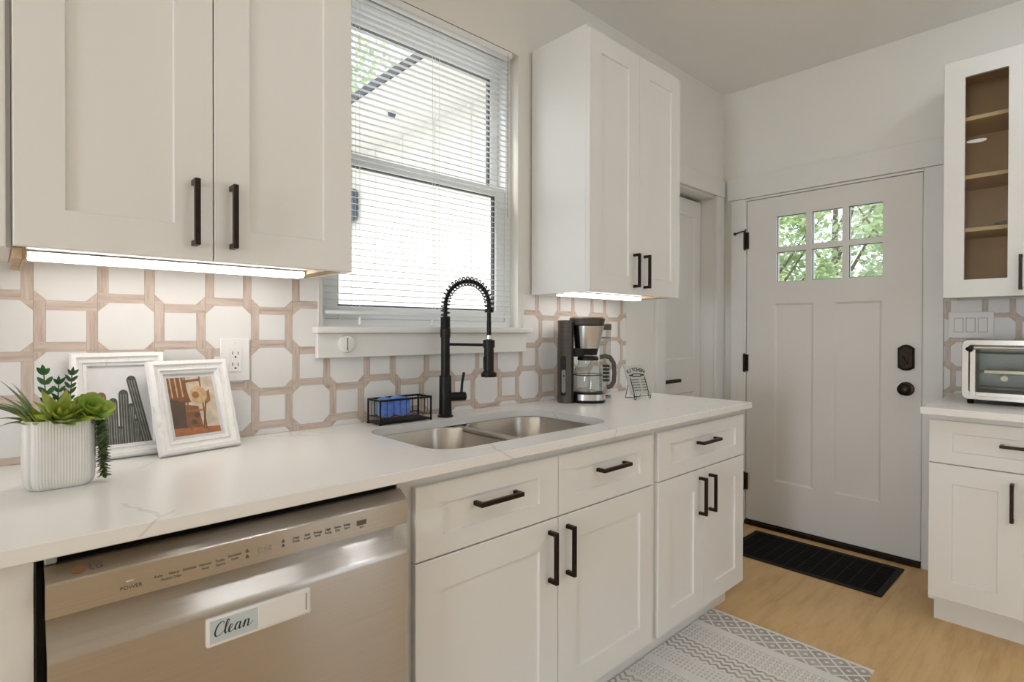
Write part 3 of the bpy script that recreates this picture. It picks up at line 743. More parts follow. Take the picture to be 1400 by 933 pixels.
m.box(XW-0.012, XW-0.0015, yi1+0.0165, yi0-0.0165, UZ0+0.027, UZ1-0.017); m.box(XUF+0.004, XW-0.012, yi0-0.0165, yi0-0.0165-t_, UZ0+0.027, UZ1-0.017); m.box(XUF+0.004, XW-0.012, yi1+0.0165, yi1+0.0165+t_, UZ0+0.027, UZ1-0.017)
m.box(XUF+0.004, XW-0.012, yi1+0.02, yi0-0.02, UZ1-0.020, UZ1-0.017); m.box(XUF+0.004, XW-0.012, yi1+0.02, yi0-0.02, UZ0+0.027, UZ0+0.030)
obj('lining', m, 'cabin', gt, label='brown wooden cabinet lining')
for zs in (2.187, 1.923, 1.684):
    m = MB(); m.box(XUF+0.006, XW-0.013, yi1+0.0200, yi0-0.0200, zs-0.009, zs+0.009, 0.001); obj('shelf', m, 'shelf', gt, label='wooden shelf')
for k, a in enumerate((UY0, UY0-0.301)):
    d = shaker(0.2988, UZ1-UZ0, 0.019, 0.0755, gt, 'door', Vector((XUF, a-0.0012, UZ0))-bl_, -PI/2, rail=0.080, open_=True)
    pull(d, 0.267 if k == 0 else 0.034, 0.100, 0.149, True)
    m = MB(); m.box(0.0745, 0.2988-0.0745, -0.0115, -0.0085, 0.079, UZ1-UZ0-0.079); 
    m2 = MB(); m2.box(0.0760, 0.2988-0.0760, -0.0115, -0.0085, 0.0805, UZ1-UZ0-0.0805); m.bm.free(); obj('glass_pane', m2, 'cabglass', d, local=True)
# shallow round white shape on the lowest shelf
m = MB(); m.lathe([(0.03, 0.0), (0.055, 0.002), (0.10, 0.020), (0.115, 0.024), (0.113, 0.026), (0.10, 0.0225), (0.05, 0.006), (0.001, 0.005)], (3.365, -1.475, 1.6935), 40)
tag(obj('plate', m, 'ceramic'), 'white round shape lying on the lowest shelf behind the cabinet glass', 'plate')

# ------------------------------------------------------------------ countertops
CZ0, CZT = 0.8852, 0.9117
SKX0, SKX1, SKY0, SKY1 = 0.830, 1.572, -0.556, -0.132
m = MB(); bm = m.bm
outer = [(-0.6, -0.6554), (2.4303, -0.6554), (2.4303, -0.0005), (-0.6, -0.0005)]
inner = rrect((SKX0+SKX1)/2, (SKY0+SKY1)/2, SKX1-SKX0, SKY1-SKY0, 0.095, 10)
e = 0.002
def slab_face(z, inset, flip):
    vo = [bm.verts.new((x+(inset if x < 0 else -inset), y+(inset if y < -0.3 else -inset), z)) for x, y in outer]
    vi = [bm.verts.new((x, y, z)) for x, y in inner]
    es = [bm.edges.new((vo[i], vo[(i+1) % 4])) for i in range(4)] + [bm.edges.new((vi[i], vi[(i+1) % len(vi)])) for i in range(len(vi))]
    bmesh.ops.triangle_fill(bm, use_beauty=True, use_dissolve=False, edges=es)
    return vo, vi
to, ti = slab_face(CZT, e, False); bo, bi = slab_face(CZ0, e, True)
mid0 = [bm.verts.new((x, y, CZT-e)) for x, y in outer]; mid1 = [bm.verts.new((x, y, CZ0+e)) for x, y in outer]
m.bridge(to, mid0, 0, True, False); m.bridge(mid0, mid1, 0, True, False); m.bridge(mid1, bo, 0, True, False); m.bridge(ti, bi, 0, True, True)
tag(obj('countertop', m, 'quartz', sharp=30), 'long white quartz countertop with a sink cutout along the window wall', 'countertop')
m = MB(); m.box(2.7750, XW-0.009, -1.1956, -1.86, 0.8855, 0.9140, 0.002)
tag(obj('countertop', m, 'quartz'), 'white quartz countertop under the toaster oven', 'countertop')

# ------------------------------------------------------------------ sink
sk = thing('kitchen_sink', 'double bowl stainless undermount sink below the window', 'sink', (1.2, -0.344, 0.69))
def bowl(x0, x1, y0, y1, ztop, depth, r):
    m = MB(); cx, cy, w, h = (x0+x1)/2, (y0+y1)/2, x1-x0, y1-y0
    R = []
    for k, (ins, z) in enumerate(((-0.008, ztop), (0.0, ztop), (0.002, ztop-0.004), (0.008, ztop-depth+0.05), (0.014, ztop-depth+0.022), (0.028, ztop-depth+0.006), (0.055, ztop-depth), (0.11, ztop-depth-0.002))):
        R.append([(a, b_, z) for a, b_ in rrect(cx, cy, w-2*ins, h-2*ins, max(0.02, r-ins*0.6), 10)])
    m.loft(R, 0, False, True)
    R2 = [[(a, b_, z) for a, b_ in rrect(cx, cy, w-2*ins, h-2*ins, max(0.02, r-ins*0.6), 10)] for ins, z in ((-0.008, ztop), (-0.008, ztop-0.003), (-0.003, ztop-0.004), (0.006, ztop-depth+0.05), (0.012, ztop-depth+0.02), (0.03, ztop-depth-0.002), (0.11, ztop-depth-0.005))]
    m.loft(R2, 0, False, True)
    return m
o = obj('bowl', bowl(0.828, 1.190, -0.560, -0.128, CZ0-0.001, 0.185, 0.095), 'sinksteel', sk, uv=True)
m = MB(); m.lathe([(0.044, 0.0), (0.044, 0.003), (0.036, 0.003), (0.030, -0.001), (0.001, -0.001)], (1.009, -0.30, CZ0-0.1855), 28); obj('drain', m, 'chrome', o)
o = obj('bowl', bowl(1.212, 1.575, -0.560, -0.128, CZ0-0.001, 0.185, 0.095), 'sinksteel', sk, uv=True)
m = MB(); m.lathe([(0.044, 0.0), (0.044, 0.003), (0.036, 0.003), (0.030, -0.001), (0.001, -0.001)], (1.393, -0.30, CZ0-0.1855), 28); obj('drain', m, 'chrome', o)
m = MB(); m.box(1.183, 1.219, -0.545, -0.143, CZ0-0.014, CZ0-0.0005, 0.005, seg=2); obj('divider', m, 'sinksteel', sk, uv=True)

# ------------------------------------------------------------------ faucet
FX, FY = 1.190, -0.085
fa = thing('faucet', 'black spring-neck pull-down faucet standing behind the sink', 'faucet', (FX, FY, CZT))
m = MB(); m.lathe([(0.0285, 0), (0.0285, 0.004), (0.0235, 0.008), (0.0225, 0.05), (0.0215, 0.146), (0.0205, 0.149), (0.0163, 0.150), (0.0160, 0.285), (0.0185, 0.287), (0.0185, 0.318), (0.0165, 0.320), (0.0165, 0.36), (0.010, 0.362)], (FX, FY, CZT), 32)
for k in range(8): m.lathe([(0.0165, 0), (0.0180, 0.0012), (0.0180, 0.0028), (0.0165, 0.004)], (FX, FY, CZT+0.322+0.0048*k), 24, cap0=False, cap1=False)
obj('body', m, 'black', fa)
D = Vector((0.30, -0.954, 0)).normalized()
reach = 0.185
def arch(n, t0=0.0, t1=1.0):
    pts = []
    base = Vector((FX, FY, CZT+0.355))
    for i in range(n):
        t = t0+(t1-t0)*i/(n-1)
        # rises, bends over, comes down
        L1, R, L2 = 0.045, reach/2, 0.055
        tot = L1+PI*R+L2; s_ = t*tot
        if s_ < L1: p = (0, s_)
        elif s_ < L1+PI*R:
            a = (s_-L1)/R; p = (R-R*math.cos(a), L1+R*math.sin(a)*0.93)
        else: p = (2*R, L1-(s_-L1-PI*R))
        pts.append(base+D*p[0]+Vector((0, 0, p[1])))
    return pts
m = MB(); m.tube(arch(60), 0.0072, 12); tip = arch(60)[-1]; down = [tip, tip-Vector((0, 0, 0.13))]; m.tube(down, 0.0078, 12); obj('hose', m, 'black', fa)
m = MB(); base_pts = arch(800, 0.0, 0.90); N = 23; pts = []
for i, p in enumerate(base_pts):
    tq = (base_pts[min(i+1, 799)]-base_pts[max(i-1, 0)]).normalized(); sd = D.cross(Vector((0, 0, 1))).normalized(); nn = tq.cross(sd)
    a = 2*PI*N*i/799; pts.append(p+(sd*math.cos(a)+nn*math.sin(a))*0.0150)
m.tube(pts, 0.0021, 6); obj('spring', m, 'black', fa)
m = MB(); ring_c = arch(100, 0.895, 0.925); m.tube(ring_c, 0.0155, 16); obj('spring_collar', m, 'black', fa)
hd = tip.copy(); hz = CZT+0.268
m = MB(); m.lathe([(0.026, 0.0), (0.027, 0.003), (0.027, 0.014), (0.0215, 0.017), (0.0175, 0.022), (0.0170, 0.105), (0.0150, 0.127), (0.0095, 0.130)], (hd.x, hd.y, CZT+0.152), 28)
m.box(hd.x-0.022, hd.x-0.017, hd.y-0.006, hd.y+0.006, CZT+0.180, CZT+0.222, 0.002); obj('spray_head', m, 'black', fa)
m = MB(); m.lathe([(0.0205, 0), (0.0205, 0.026), (0.0172, 0.026), (0.0172, 0)], (hd.x, hd.y, CZT+0.253), 24, cap0=False, cap1=False)
arm0 = Vector((FX, FY, CZT+0.262)); arm1 = Vector((hd.x, hd.y, CZT+0.262)); m.tube([arm0+D*0.015, arm1-D*0.019], 0.0052, 10); obj('holder_arm', m, 'black', fa)
m = MB(); m.lathe([(0.0085, 0), (0.0085, 0.018)], (hd.x, hd.y, CZT+0.278), 20); obj('hose_nut', m, 'chrome', fa, label='chrome hose nut')
lv = Vector((0.93, -0.37, 0)).normalized(); c0 = Vector((FX, FY, CZT+0.071))
m = MB(); m.cyl(c0+lv*0.018, c0+lv*0.074, 0.0165, seg=24); m.cyl(c0+lv*0.074, c0+lv*0.077, 0.0165, 0.013, 24)
m.tube([c0+lv*0.060+Vector((0, 0, 0.012)), c0+lv*0.063+Vector((0, 0, 0.05)), c0+lv*0.070+Vector((0, 0, 0.088))], [0.0052, 0.0048, 0.0052], 10); obj('lever', m, 'black', fa)

# ------------------------------------------------------------------ dishwasher
dw = thing('dishwasher', 'stainless steel dishwasher under the counter at the lower left', 'dishwasher', (0.36, -0.33, 0.0))
A0, A1 = 0.0525, 0.6665
m = MB(); m.box(0.0425, 0.0445, -0.622, -0.10, 0.10, 0.8846); m.box(A0, 0.6725, -0.600, -0.05, 0.10, 0.858); m.box(0.0445, 0.6725, -0.560, -0.05, 0.858, 0.8840); m.box(A0+0.01, A1-0.01, -0.53, -0.05, 0.0, 0.10); m.box(0.0445, 0.0525, -0.60, -0.05, 0.10, 0.858)
obj('tub', m, 'void', dw)
m = MB()   # door skin with the pocket lip turned in
prof = [(-0.648, 0.115), (-0.6565, 0.120), (-0.6575, 0.40), (-0.6585, 0.728), (-0.6570, 0.7365), (-0.6530, 0.742), (-0.640, 0.757), (-0.628, 0.773), (-0.618, 0.793), (-0.610, 0.7945), (-0.604, 0.79), (-0.604, 0.115)]
n = 2; ring = lambda x: [(x, a, b_) for a, b_ in prof]
m.loft([ring(A0+0.002), ring(A1)], 0, smooth=True); obj('door_panel', m, 'steel', dw, uv=True, sharp=50)
m = MB(); prof2 = [(-0.604, 0.7965), (-0.6580, 0.7965), (-0.6600, 0.7985), (-0.6595, 0.8465), (-0.6575, 0.8490), (-0.630, 0.8655), (-0.604, 0.866)]
m.loft([[(x, a, b_) for a, b_ in prof2] for x in (A0, A1+0.0005)], 0, smooth=False); obj('control_panel', m, 'steel', dw, uv=True, sharp=20)
m = MB(); m.tube([(A0+0.004, -0.612, 0.8665), (A1-0.004, -0.612, 0.8665)], 0.0055, 8); obj('seal', m, 'rubber', dw)
m = MB()
for a, b_ in ((0.085, 0.100), (0.205, 0.265), (0.485, 0.53), (0.60, 0.612)): m = MB(); m.box(a, b_, -0.6045, -0.596, 0.864, 0.8730, 0.002); obj('latch_tab', m, 'tab', dw, label='pale plastic tab above the door')
m = MB(); m.box(A0+0.001, A0+0.016, -0.624, -0.600, 0.8665, 0.880, 0.002); obj('latch_tab', m, 'tab', dw, label='pale plastic tab at the door corner')
m = MB()
TZ = 0.8205; yt = -0.6603
def prt(txt, x, z, s_=0.0085, mi=0): add_text(m, txt, (x, yt, z), s_, mi)
prt('POWER', 0.157, 0.815, 0.0085)
for tx, x in (('Auto', 0.194), ('Heavy', 0.216), ('Delicate', 0.239), ('Normal', 0.263), ('Turbo', 0.286)): prt(tx, x, 0.8205, 0.0060)
prt('Download', 0.310, 0.8235, 0.0052); prt('Cycle', 0.310, 0.8170, 0.0052)
prt('Machine Clean', 0.212, 0.8130, 0.0050, 1); prt('Rinse', 0.263, 0.8135, 0.0050, 1); prt('Express', 0.287, 0.8135, 0.0050, 1)
for a, b_, x in (('Dual', 'Zone', 0.419), ('Half', 'Load', 0.441), ('Energy', 'Saver', 0.462), ('High', 'Temp', 0.483), ('Extra', 'Dry', 0.503), ('Delay', 'Start', 0.523)):
    prt(a, x, 0.8265, 0.0062); prt(b_, x, 0.8200, 0.0062)
for x, zz in ((0.331, 0.825), (0.331, 0.815), (0.395, 0.826), (0.395, 0.818)): m.prism([(x-0.003, zz-0.0025), (x+0.003, zz-0.0025), (x+0.001, zz+0.003), (x-0.001, zz+0.003)], yt-0.0003, yt+0.0003, 0)
m.box(0.545, 0.566, yt-0.0003, yt+0.0003, 0.8185, 0.8285, 0, 1); prt('Start', 0.5555, 0.8145, 0.0048, 1)
prt('8:88', 0.362, 0.8205, 0.0145, 2)
obj('printed_controls', m, ['greyink', 'greyink', 'paleink'], dw, label='small dark printed control legends')
m = MB(); Rb = Matrix.Rotation(math.radians(-58), 4, 'X')
add_text(m, 'LG', (0.105, -0.6455, 0.8567), 0.0145, 0, 'LEFT', Rb, 0.0003)
cc = Vector((0.092, -0.6455, 0.8567)); pts = [cc+Rb @ Vector((0.0085*math.cos(a), 0, 0.0062*math.sin(a))) for a in [2*PI*i/20 for i in range(20)]]; m.poly(pts, 1)
obj('badge', m, ['greyink', 'p_brown'], dw, label='small dark badge on the top bevel')
m = MB(); m.box(0.150, 0.160, yt-0.0004, yt, 0.8245, 0.8262); obj('power_mark', m, 'plastic', dw, label='tiny white power mark')

# sign stuck on the dishwasher
sg = thing('magnet_sign', 'white sliding sign reading Clean on the dishwasher door', 'sign', (0.3545, -0.662, 0.675))
sx0, sx1, sz0, sz1 = 0.2630, 0.4460, 0.6755, 0.7255; ys = -0.6582
m = MB(); m.loft([[(a, y_, b_) for a, b_ in rrect((sx0+sx1)/2, (sz0+sz1)/2, sx1-sx0-2*i_, sz1-sz0-2*i_, 0.004, 4)] for y_, i_ in ((ys, 0), (ys-0.0050, 0), (ys-0.0058, 0.001))], 0, smooth=False); obj('frame', m, 'plastic', sg)
m = MB(); m.box(sx0+0.0055, 0.3475, ys-0.0063, ys-0.0058, sz0+0.0055, sz1-0.0055); obj('face', m, 'signblue', sg, label='pale blue board-pattern face')
m = MB(); m.box(0.3482, sx1-0.003, ys-0.0078, ys-0.0059, sz0+0.0035, sz1-0.0035, 0.0008); obj('slide', m, 'plastic', sg)
m = MB(); m.box(0.4350, 0.4368, ys-0.0081, ys-0.0077, sz0+0.010, sz1-0.008); obj('slit', m, 'panelgrey', sg, label='grey finger slit')
m = MB()
def stroke(P_, w0, close=False):
    """calligraphic ribbon in the sign plane: wider going down"""
    pts = []
    for i in range(len(P_)-1):
        p0 = Vector(P_[max(i-1, 0)]); p1 = Vector(P_[i]); p2 = Vector(P_[i+1]); p3 = Vector(P_[min(i+2, len(P_)-1)])
        for k in range(8):
            t = k/8; pts.append(0.5*((2*p1)+(p2-p0)*t+(2*p0-5*p1+4*p2-p3)*t*t+(3*p1-p0-3*p2+p3)*t**3))
    pts.append(Vector(P_[-1])); L, R = [], []
    for i, p in enumerate(pts):
        d = (pts[min(i+1, len(pts)-1)]-pts[max(i-1, 0)]).normalized(); n_ = Vector((-d.y, d.x)); wd = w0*(0.45+0.75*max(0, -d.y))
        L.append(p+n_*wd/2); R.append(p-n_*wd/2)
    to3 = lambda q, dy: (0.2735+q.x*0.0140+q.y*0.0022, ys-0.0064+dy, sz0+0.0165+q.y*0.0140)
    for i in range(len(pts)-1):
        m.poly([to3(L[i], 0), to3(R[i], 0), to3(R[i+1], 0), to3(L[i+1], 0)])
W_ = 0.17
stroke([(1.0, 1.25), (1.02, 1.5), (0.75, 1.62), (0.35, 1.25), (0.15, 0.55), (0.3, 0.05), (0.7, 0.02), (1.15, 0.35)], W_)
stroke([(1.15, 0.35), (1.5, 1.0), (1.62, 1.5), (1.5, 1.68), (1.36, 1.35), (1.3, 0.5), (1.42, 0.03), (1.7, 0.2)], W_)
stroke([(1.7, 0.2), (2.05, 0.55), (2.12, 0.85), (1.9, 0.9), (1.75, 0.45), (1.9, 0.03), (2.2, 0.1), (2.5, 0.4)], W_)
stroke([(3.02, 0.82), (2.75, 0.92), (2.5, 0.5), (2.55, 0.08), (2.8, 0.1), (3.02, 0.55), (3.08, 0.9)], W_); stroke([(3.08, 0.9), (3.0, 0.3), (3.1, 0.03), (3.35, 0.25)], W_)
stroke([(3.35, 0.25), (3.55, 0.75), (3.62, 0.9), (3.58, 0.4), (3.5, 0.0)], W_); stroke([(3.52, 0.2), (3.75, 0.75), (4.0, 0.88), (4.05, 0.5), (4.02, 0.1), (4.25, 0.08), (4.6, 0.5)], W_)
obj('lettering', m, 'ink', sg, label='dark script lettering Clean')

# ------------------------------------------------------------------ outlet, switch plate, round sensor
m = MB(); ot = thing('power_outlet', 'white duplex wall outlet on the tile beside the picture frames', 'outlet', (0.505, 0.0, 1.136))
m.box(0.4655, 0.5445, -0.0062, -0.0005, 1.0760, 1.1990, 0.002); obj('cover_plate', m, 'plastic', ot)
m = MB(); m.box(0.4885, 0.5215, -0.0085, -0.0062, 1.1030, 1.1720, 0.001); obj('receptacle', m, 'plastic', ot)
m = MB()
for zc in (1.1545, 1.1225):
    m.box(0.4965, 0.4985, -0.0089, -0.0084, zc-0.002, zc+0.007); m.box(0.5110, 0.5130, -0.0089, -0.0084, zc-0.002, zc+0.006); m.lathe([(0.0028, 0), (0.0028, 0.0005)], (0.505, -0.0084, zc-0.0085), 10, axis='-y')
obj('slots', m, 'slit', ot, label='dark plug slots')
for zc in (1.088, 1.187): m = MB(); m.lathe([(0.003, 0), (0.0025, 0.001)], (0.505, -0.0062, zc), 10, axis='-y'); obj('screw', m, 'plastic', ot)
sw = thing('light_switch', 'white three-rocker switch plate on the tile above the toaster oven', 'switch', (3.495, -1.263, 1.256))
m = MB(); m.box(3.4935, 3.5005, -1.1765, -1.3500, 1.1920, 1.3200, 0.002); obj('cover_plate', m, 'plastic', sw)
for yc in (-1.217, -1.263, -1.309):
    m = MB(); m.box(3.4905, 3.4936, yc+0.0165, yc-0.0165, 1.2225, 1.2895, 0.001); o = obj('rocker', m, 'plastic', sw)
    m = MB()
    for a, b_, c, d in ((yc+0.0180, yc+0.0166, 1.2210, 1.2910), (yc-0.0180, yc-0.0166, 1.2210, 1.2910), (yc+0.018, yc-0.018, 1.2896, 1.2910), (yc+0.018, yc-0.018, 1.2210, 1.2224)): m.box(3.4931, 3.4936, a, b_, c, d)
    obj('rocker_gap', m, 'panelgrey', o)
sn = thing('sensor_disc', 'round white sensor with a dark slot on the window apron', 'sensor', (0.838, -0.024, 1.1787))
m = MB(); m.lathe([(0.0285, 0.0), (0.0285, 0.005), (0.0265, 0.0085), (0.0230, 0.010), (0.0005, 0.0105)], (0.838, -0.0222, 1.1787), 36, axis='-y'); obj('disc', m, 'plastic', sn)
m = MB(); m.box(0.8366, 0.8394, -0.0331, -0.0322, 1.1575, 1.2000); obj('slot', m, 'slit', sn, label='dark vertical slot')

# ------------------------------------------------------------------ sponge caddy
cd_ = thing('wire_caddy', 'black wire sponge caddy behind the sink left of the faucet', 'caddy', (1.018, -0.065, CZT))
cx0, cx1, cy0, cy1, cz0, cz1 = 0.916, 1.114, -0.104, -0.024, CZT+0.006, CZT+0.082
m = MB()
for a in (cx0, cx1):
    for b_ in (cy0, cy1): m.box(a-0.0022, a+0.0022, b_-0.0022, b_+0.0022, cz0, cz1)
for zz, hh in ((cz1, 0.0048), (cz0, 0.0022)):
    for b_ in (cy0, cy1): m.box(cx0-0.002, cx1+0.002, b_-0.0022, b_+0.0022, zz-hh, zz+0.002)
    for a in (cx0, cx1): m.box(a-0.0022, a+0.0022, cy0, cy1, zz-hh, zz+0.002)
obj('frame', m, 'blackmetal', cd_)
m = MB()
bz = cz0+0.018
n = 8
for i in range(1, n):
    x = cx0+(cx1-cx0)*i/n
    m.tube([(x, cy0, cz1), (x, cy0, bz), (x, cy1, bz), (x, cy1, cz1)], 0.0011, 5)
for i in range(1, 4):
    y = cy0+(cy1-cy0)*i/4
    m.tube([(cx0, y, cz1), (cx0, y, bz), (cx1, y, bz), (cx1, y, cz1)], 0.0011, 5)
m.tube([(cx0, cy0, bz), (cx1, cy0, bz)], 0.0014, 5); m.tube([(cx0, cy1, bz), (cx1, cy1, bz)], 0.0014, 5)
obj('basket_wires', m, 'blackmetal', cd_)
m = MB(); m.box(cx0+0.003, cx1-0.003, cy0+0.003, cy1-0.003, cz0-0.002, cz0+0.003, 0.001); obj('drip_tray', m, 'black', cd_)
for a in (cx0, cx1):
    for b_ in (cy0, cy1): m = MB(); m.lathe([(0.004, 0), (0.004, 0.005)], (a, b_, CZT), 10); obj('foot', m, 'rubber', cd_)
def sponge(loc, L, Wd, H, rz, ph, tilt=0.0):
    m = MB(); R = []
    for i in range(25):
        t = i/24; x = -L/2+L*t; hw = Wd/2*(1-0.12*math.cos(4*PI*t+ph)); zw = 0.003*math.sin(2*PI*t*1.2+ph)
        R.append([(x, a*hw, b_*H/2+zw) for a, b_ in ((-1, -0.8), (-0.85, -1), (0.85, -1), (1, -0.8), (1, 0.8), (0.85, 1), (-0.85, 1), (-1, 0.8))])
    m.loft(R, 0); return m
sp = thing('sponge', 'blue sponge standing on edge inside the wire caddy', 'sponge', (0.985, -0.064, bz+0.001), rotz=0.0)
m = sponge(None, 0.105, 0.060, 0.024, 0, 0.6); m.rot(Matrix.Translation((-0.004, -0.018, 0.031)) @ Matrix.Rotation(PI/2, 4, 'X')); obj('foam', m, 'sponge', sp, local=True)
m = sponge(None, 0.105, 0.060, 0.012, 0, 0.6); m.rot(Matrix.Translation((-0.004, 0.0005, 0.031)) @ Matrix.Rotation(PI/2, 4, 'X')); obj('scrub_pad', m, 'spongelight', sp, local=True, label='pale blue scrubbing side')

# ------------------------------------------------------------------ coffee maker
KX, KY = 1.888, -0.142
cm = thing('coffee_maker', 'brown and steel drip coffee maker with glass carafe right of the sink', 'coffee maker', (KX, KY, CZT), rotz=math.radians(-46))
BX, BY = -0.083, -0.0640
def sup(cx, cy, a, b_, n_=2.6, k=40):
    P_ = []
    for i in range(k):
        t = 2*PI*i/k; c, s_ = math.cos(t), math.sin(t); P_.append((cx+a*abs(c)**(2/n_)*(1 if c >= 0 else -1), cy+b_*abs(s_)**(2/n_)*(1 if s_ >= 0 else -1)))
    return P_
m = MB(); ridges = []
for i in range(0, 61):
    z = 0.357*i/60; q = 0.0 if (i % 3 or z < 0.20) else -0.0012
    ridges.append((z, q))
tw = [(-0.028, -0.074), (-0.028, 0.074)]
def tower(q):
    P_ = []
    for i in range(31):
        a = PI/2+PI*i/30; c, s_ = math.cos(a), math.sin(a); P_.append((-0.058+(0.050+q)*abs(c)**0.75*(-1), (0.066+q)*abs(s_)**0.75*(1 if s_ >= 0 else -1)))
    P_ = P_ + [(-0.0495, -0.066-q), (-0.0495, 0.066+q)]
    return P_
m.loft([[(a, b_, z) for a, b_ in tower(q)] for z, q in ridges], 0); obj('water_tower', m, 'taupe', cm, local=True, sharp=50)
m = MB(); m.box(-0.0493, -0.040, -0.0655, 0.0655, 0.0, 0.352, 0.002); obj('column', m, 'black', cm, local=True)
m = MB(); m.loft([[(a, b_, z) for a, b_ in sup(0.028, 0, 0.072+w_, 0.068+w_, 2.4)] for z, w_ in ((0.0, 0.0), (0.010, 0.003), (0.012, 0.003))], 0); obj('foot', m, 'black', cm, local=True)
m = MB(); m.loft([[(a, b_, z) for a, b_ in sup(0.028, 0, 0.074, 0.070, 2.4)] for z in (0.0125, 0.038)], 0); obj('base_band', m, 'potsteel', cm, local=True, uv=True, label='brushed steel base band')
m = MB(); m.loft([[(a, b_, z) for a, b_ in sup(0.028, 0, r_, r_-0.002, 2.2)] for z, r_ in ((0.0382, 0.066), (0.046, 0.064), (0.047, 0.056))], 0); obj('warming_plate', m, 'black', cm, local=True)
m = MB(); m.loft([[(a, b_, z) for a, b_ in sup(0.022+s_, 0, r_, r_, 2.4)] for z, r_, s_ in ((0.236, 0.052, 0.0), (0.243, 0.054, 0.0), (0.333, 0.068, 0.006), (0.334, 0.066, 0.006))], 0); obj('filter_basket', m, 'potsteel', cm, local=True, uv=True, label='brushed steel filter basket')
m = MB(); m.loft([[(a, b_, z) for a, b_ in sup(0.022, 0, r_, r_, 2.3)] for z, r_ in ((0.206, 0.042), (0.2355, 0.050))], 0); m.box(-0.0405, 0.005, -0.050, 0.050, 0.200, 0.2355, 0.004); obj('drip_head', m, 'black', cm, local=True)
m = MB(); m.loft([[(a, b_, z) for a, b_ in sup(0.018+s_, 0, r_, r_-0.008, 2.6)] for z, r_, s_ in ((0.3345, 0.066, 0.008), (0.338, 0.073, 0.004), (0.352, 0.076, 0.004), (0.366, 0.078, 0.004), (0.370, 0.074, 0.004))], 0); obj('lid', m, 'taupe', cm, local=True)
m = MB(); pp = rrect(0, 0.118, 0.030, 0.172, 0.0148, 6)
m.loft([[(BX+a, BY+0.012, b_) for a, b_ in pp], [(BX+a, BY, b_) for a, b_ in pp], [(BX+a*0.9, BY-0.0010, 0.118+(b_-0.118)*0.97) for a, b_ in pp]], 0); obj('control_panel', m, 'black', cm, local=True)
m = MB(); pp = rrect(0, 0.095, 0.017, 0.100, 0.008, 6); m.loft([[(BX+a, BY-0.0010, b_) for a, b_ in pp], [(BX+a, BY-0.0018, b_) for a, b_ in pp]], 0); o = obj('key_strip', m, 'panelgrey', cm, local=True, label='grey key strip')
m = MB(); m.lathe([(0.0085, 0), (0.0075, 0.003)], (BX, BY-0.0010, 0.176), 18, axis='-y'); obj('power_button', m, 'void', cm, local=True)
m = MB(); m.lathe([(0.004, 0), (0.0035, 0.0012)], (BX, BY-0.0018, 0.118), 12, axis='-y'); obj('mode_button', m, 'void', cm, local=True)
m = MB(); pr = [(0.052, 0.0), (0.061, 0.004), (0.0635, 0.030), (0.0635, 0.070), (0.059, 0.095), (0.048, 0.115), (0.043, 0.128), (0.045, 0.138)]
m.lathe(pr+[(r_-0.0022, z) for r_, z in reversed(pr)], (0.026, 0, 0.0475), 36, cap0=False, cap1=False); m.lathe([(0.001, 0.0), (0.052, 0.0)], (0.026, 0, 0.0475), 36, cap0=False, cap1=False)
ca = obj('carafe', m, 'carafe', cm, local=True)
m = MB(); m.lathe([(0.0465, 0.0), (0.0465, 0.012), (0.040, 0.018), (0.012, 0.019)], (0.026, 0, 0.1830), 30); m.lathe([(0.0644, 0), (0.0644, 0.004), (0.0638, 0.004), (0.0638, 0)], (0.026, 0, 0.118), 36, cap0=False, cap1=False); obj('carafe_lid', m, 'black', ca, local=True)
m = MB(); hp = [(0.078, 0.196), (0.100, 0.202), (0.122, 0.196), (0.137, 0.172), (0.141, 0.130), (0.138, 0.090), (0.126, 0.070), (0.108, 0.066)]
R = []
sm_ = []
for i in range(len(hp)-1):
    for k in range(4): t = k/4; sm_.append((hp[i][0]*(1-t)+hp[i+1][0]*t, hp[i][1]*(1-t)+hp[i+1][1]*t))
sm_.append(hp[-1])
for i, p in enumerate(sm_):
    a = sm_[max(i-1, 0)]; b_ = sm_[min(i+1, len(sm_)-1)]; d = Vector((b_[0]-a[0], 0, b_[1]-a[1])).normalized(); n_ = Vector((-d.z, 0, d.x)); c = Vector((p[0], 0, p[1])); hw, hh = 0.009, 0.0095
    R.append([c+n_*hh*u_+Vector((0, hw*v_, 0)) for u_, v_ in ((-1, -0.6), (-0.6, -1), (0.6, -1), (1, -0.6), (1, 0.6), (0.6, 1), (-0.6, 1), (-1, 0.6))])
m.loft(R, 0); m.rot(Matrix.Translation((0.036, 0, 0)) @ Matrix.Rotation(math.radians(-6), 4, 'Z') @ Matrix.Translation((-0.036, 0, 0))); obj('carafe_handle', m, 'taupe', ca, local=True)

# slim clear canister behind the coffee maker
jr = thing('glass_canister', 'tall slim clear canister with a brown lid right behind the coffee maker', 'canister', (2.075, -0.125, CZT))
jx, jy = 2.075, -0.125
m = MB(); pr = [(0.026, 0.0), (0.027, 0.006), (0.027, 0.318)]; m.lathe(pr+[(r_-0.002, max(z, 0.004)) for r_, z in reversed(pr)], (jx, jy, CZT), 28, cap1=False); obj('glass', m, 'clear', jr)
m = MB(); m.lathe([(0.0275, 0), (0.029, 0.003), (0.029, 0.026), (0.026, 0.030)], (jx, jy, CZT+0.316), 28); obj('lid', m, 'taupe', jr)
m = MB(); m.lathe([(0.0272, 0), (0.0278, 0.001), (0.0278, 0.006), (0.0272, 0.007)], (jx, jy, CZT+0.277), 28, cap0=False, cap1=False); obj('band', m, 'panelgrey', jr); m = MB(); m.lathe([(0.0272, 0), (0.0278, 0.001), (0.0278, 0.008), (0.0272, 0.009)], (jx, jy, CZT+0.002), 28, cap0=False, cap1=False); obj('band', m, 'panelgrey', jr)
m = MB()
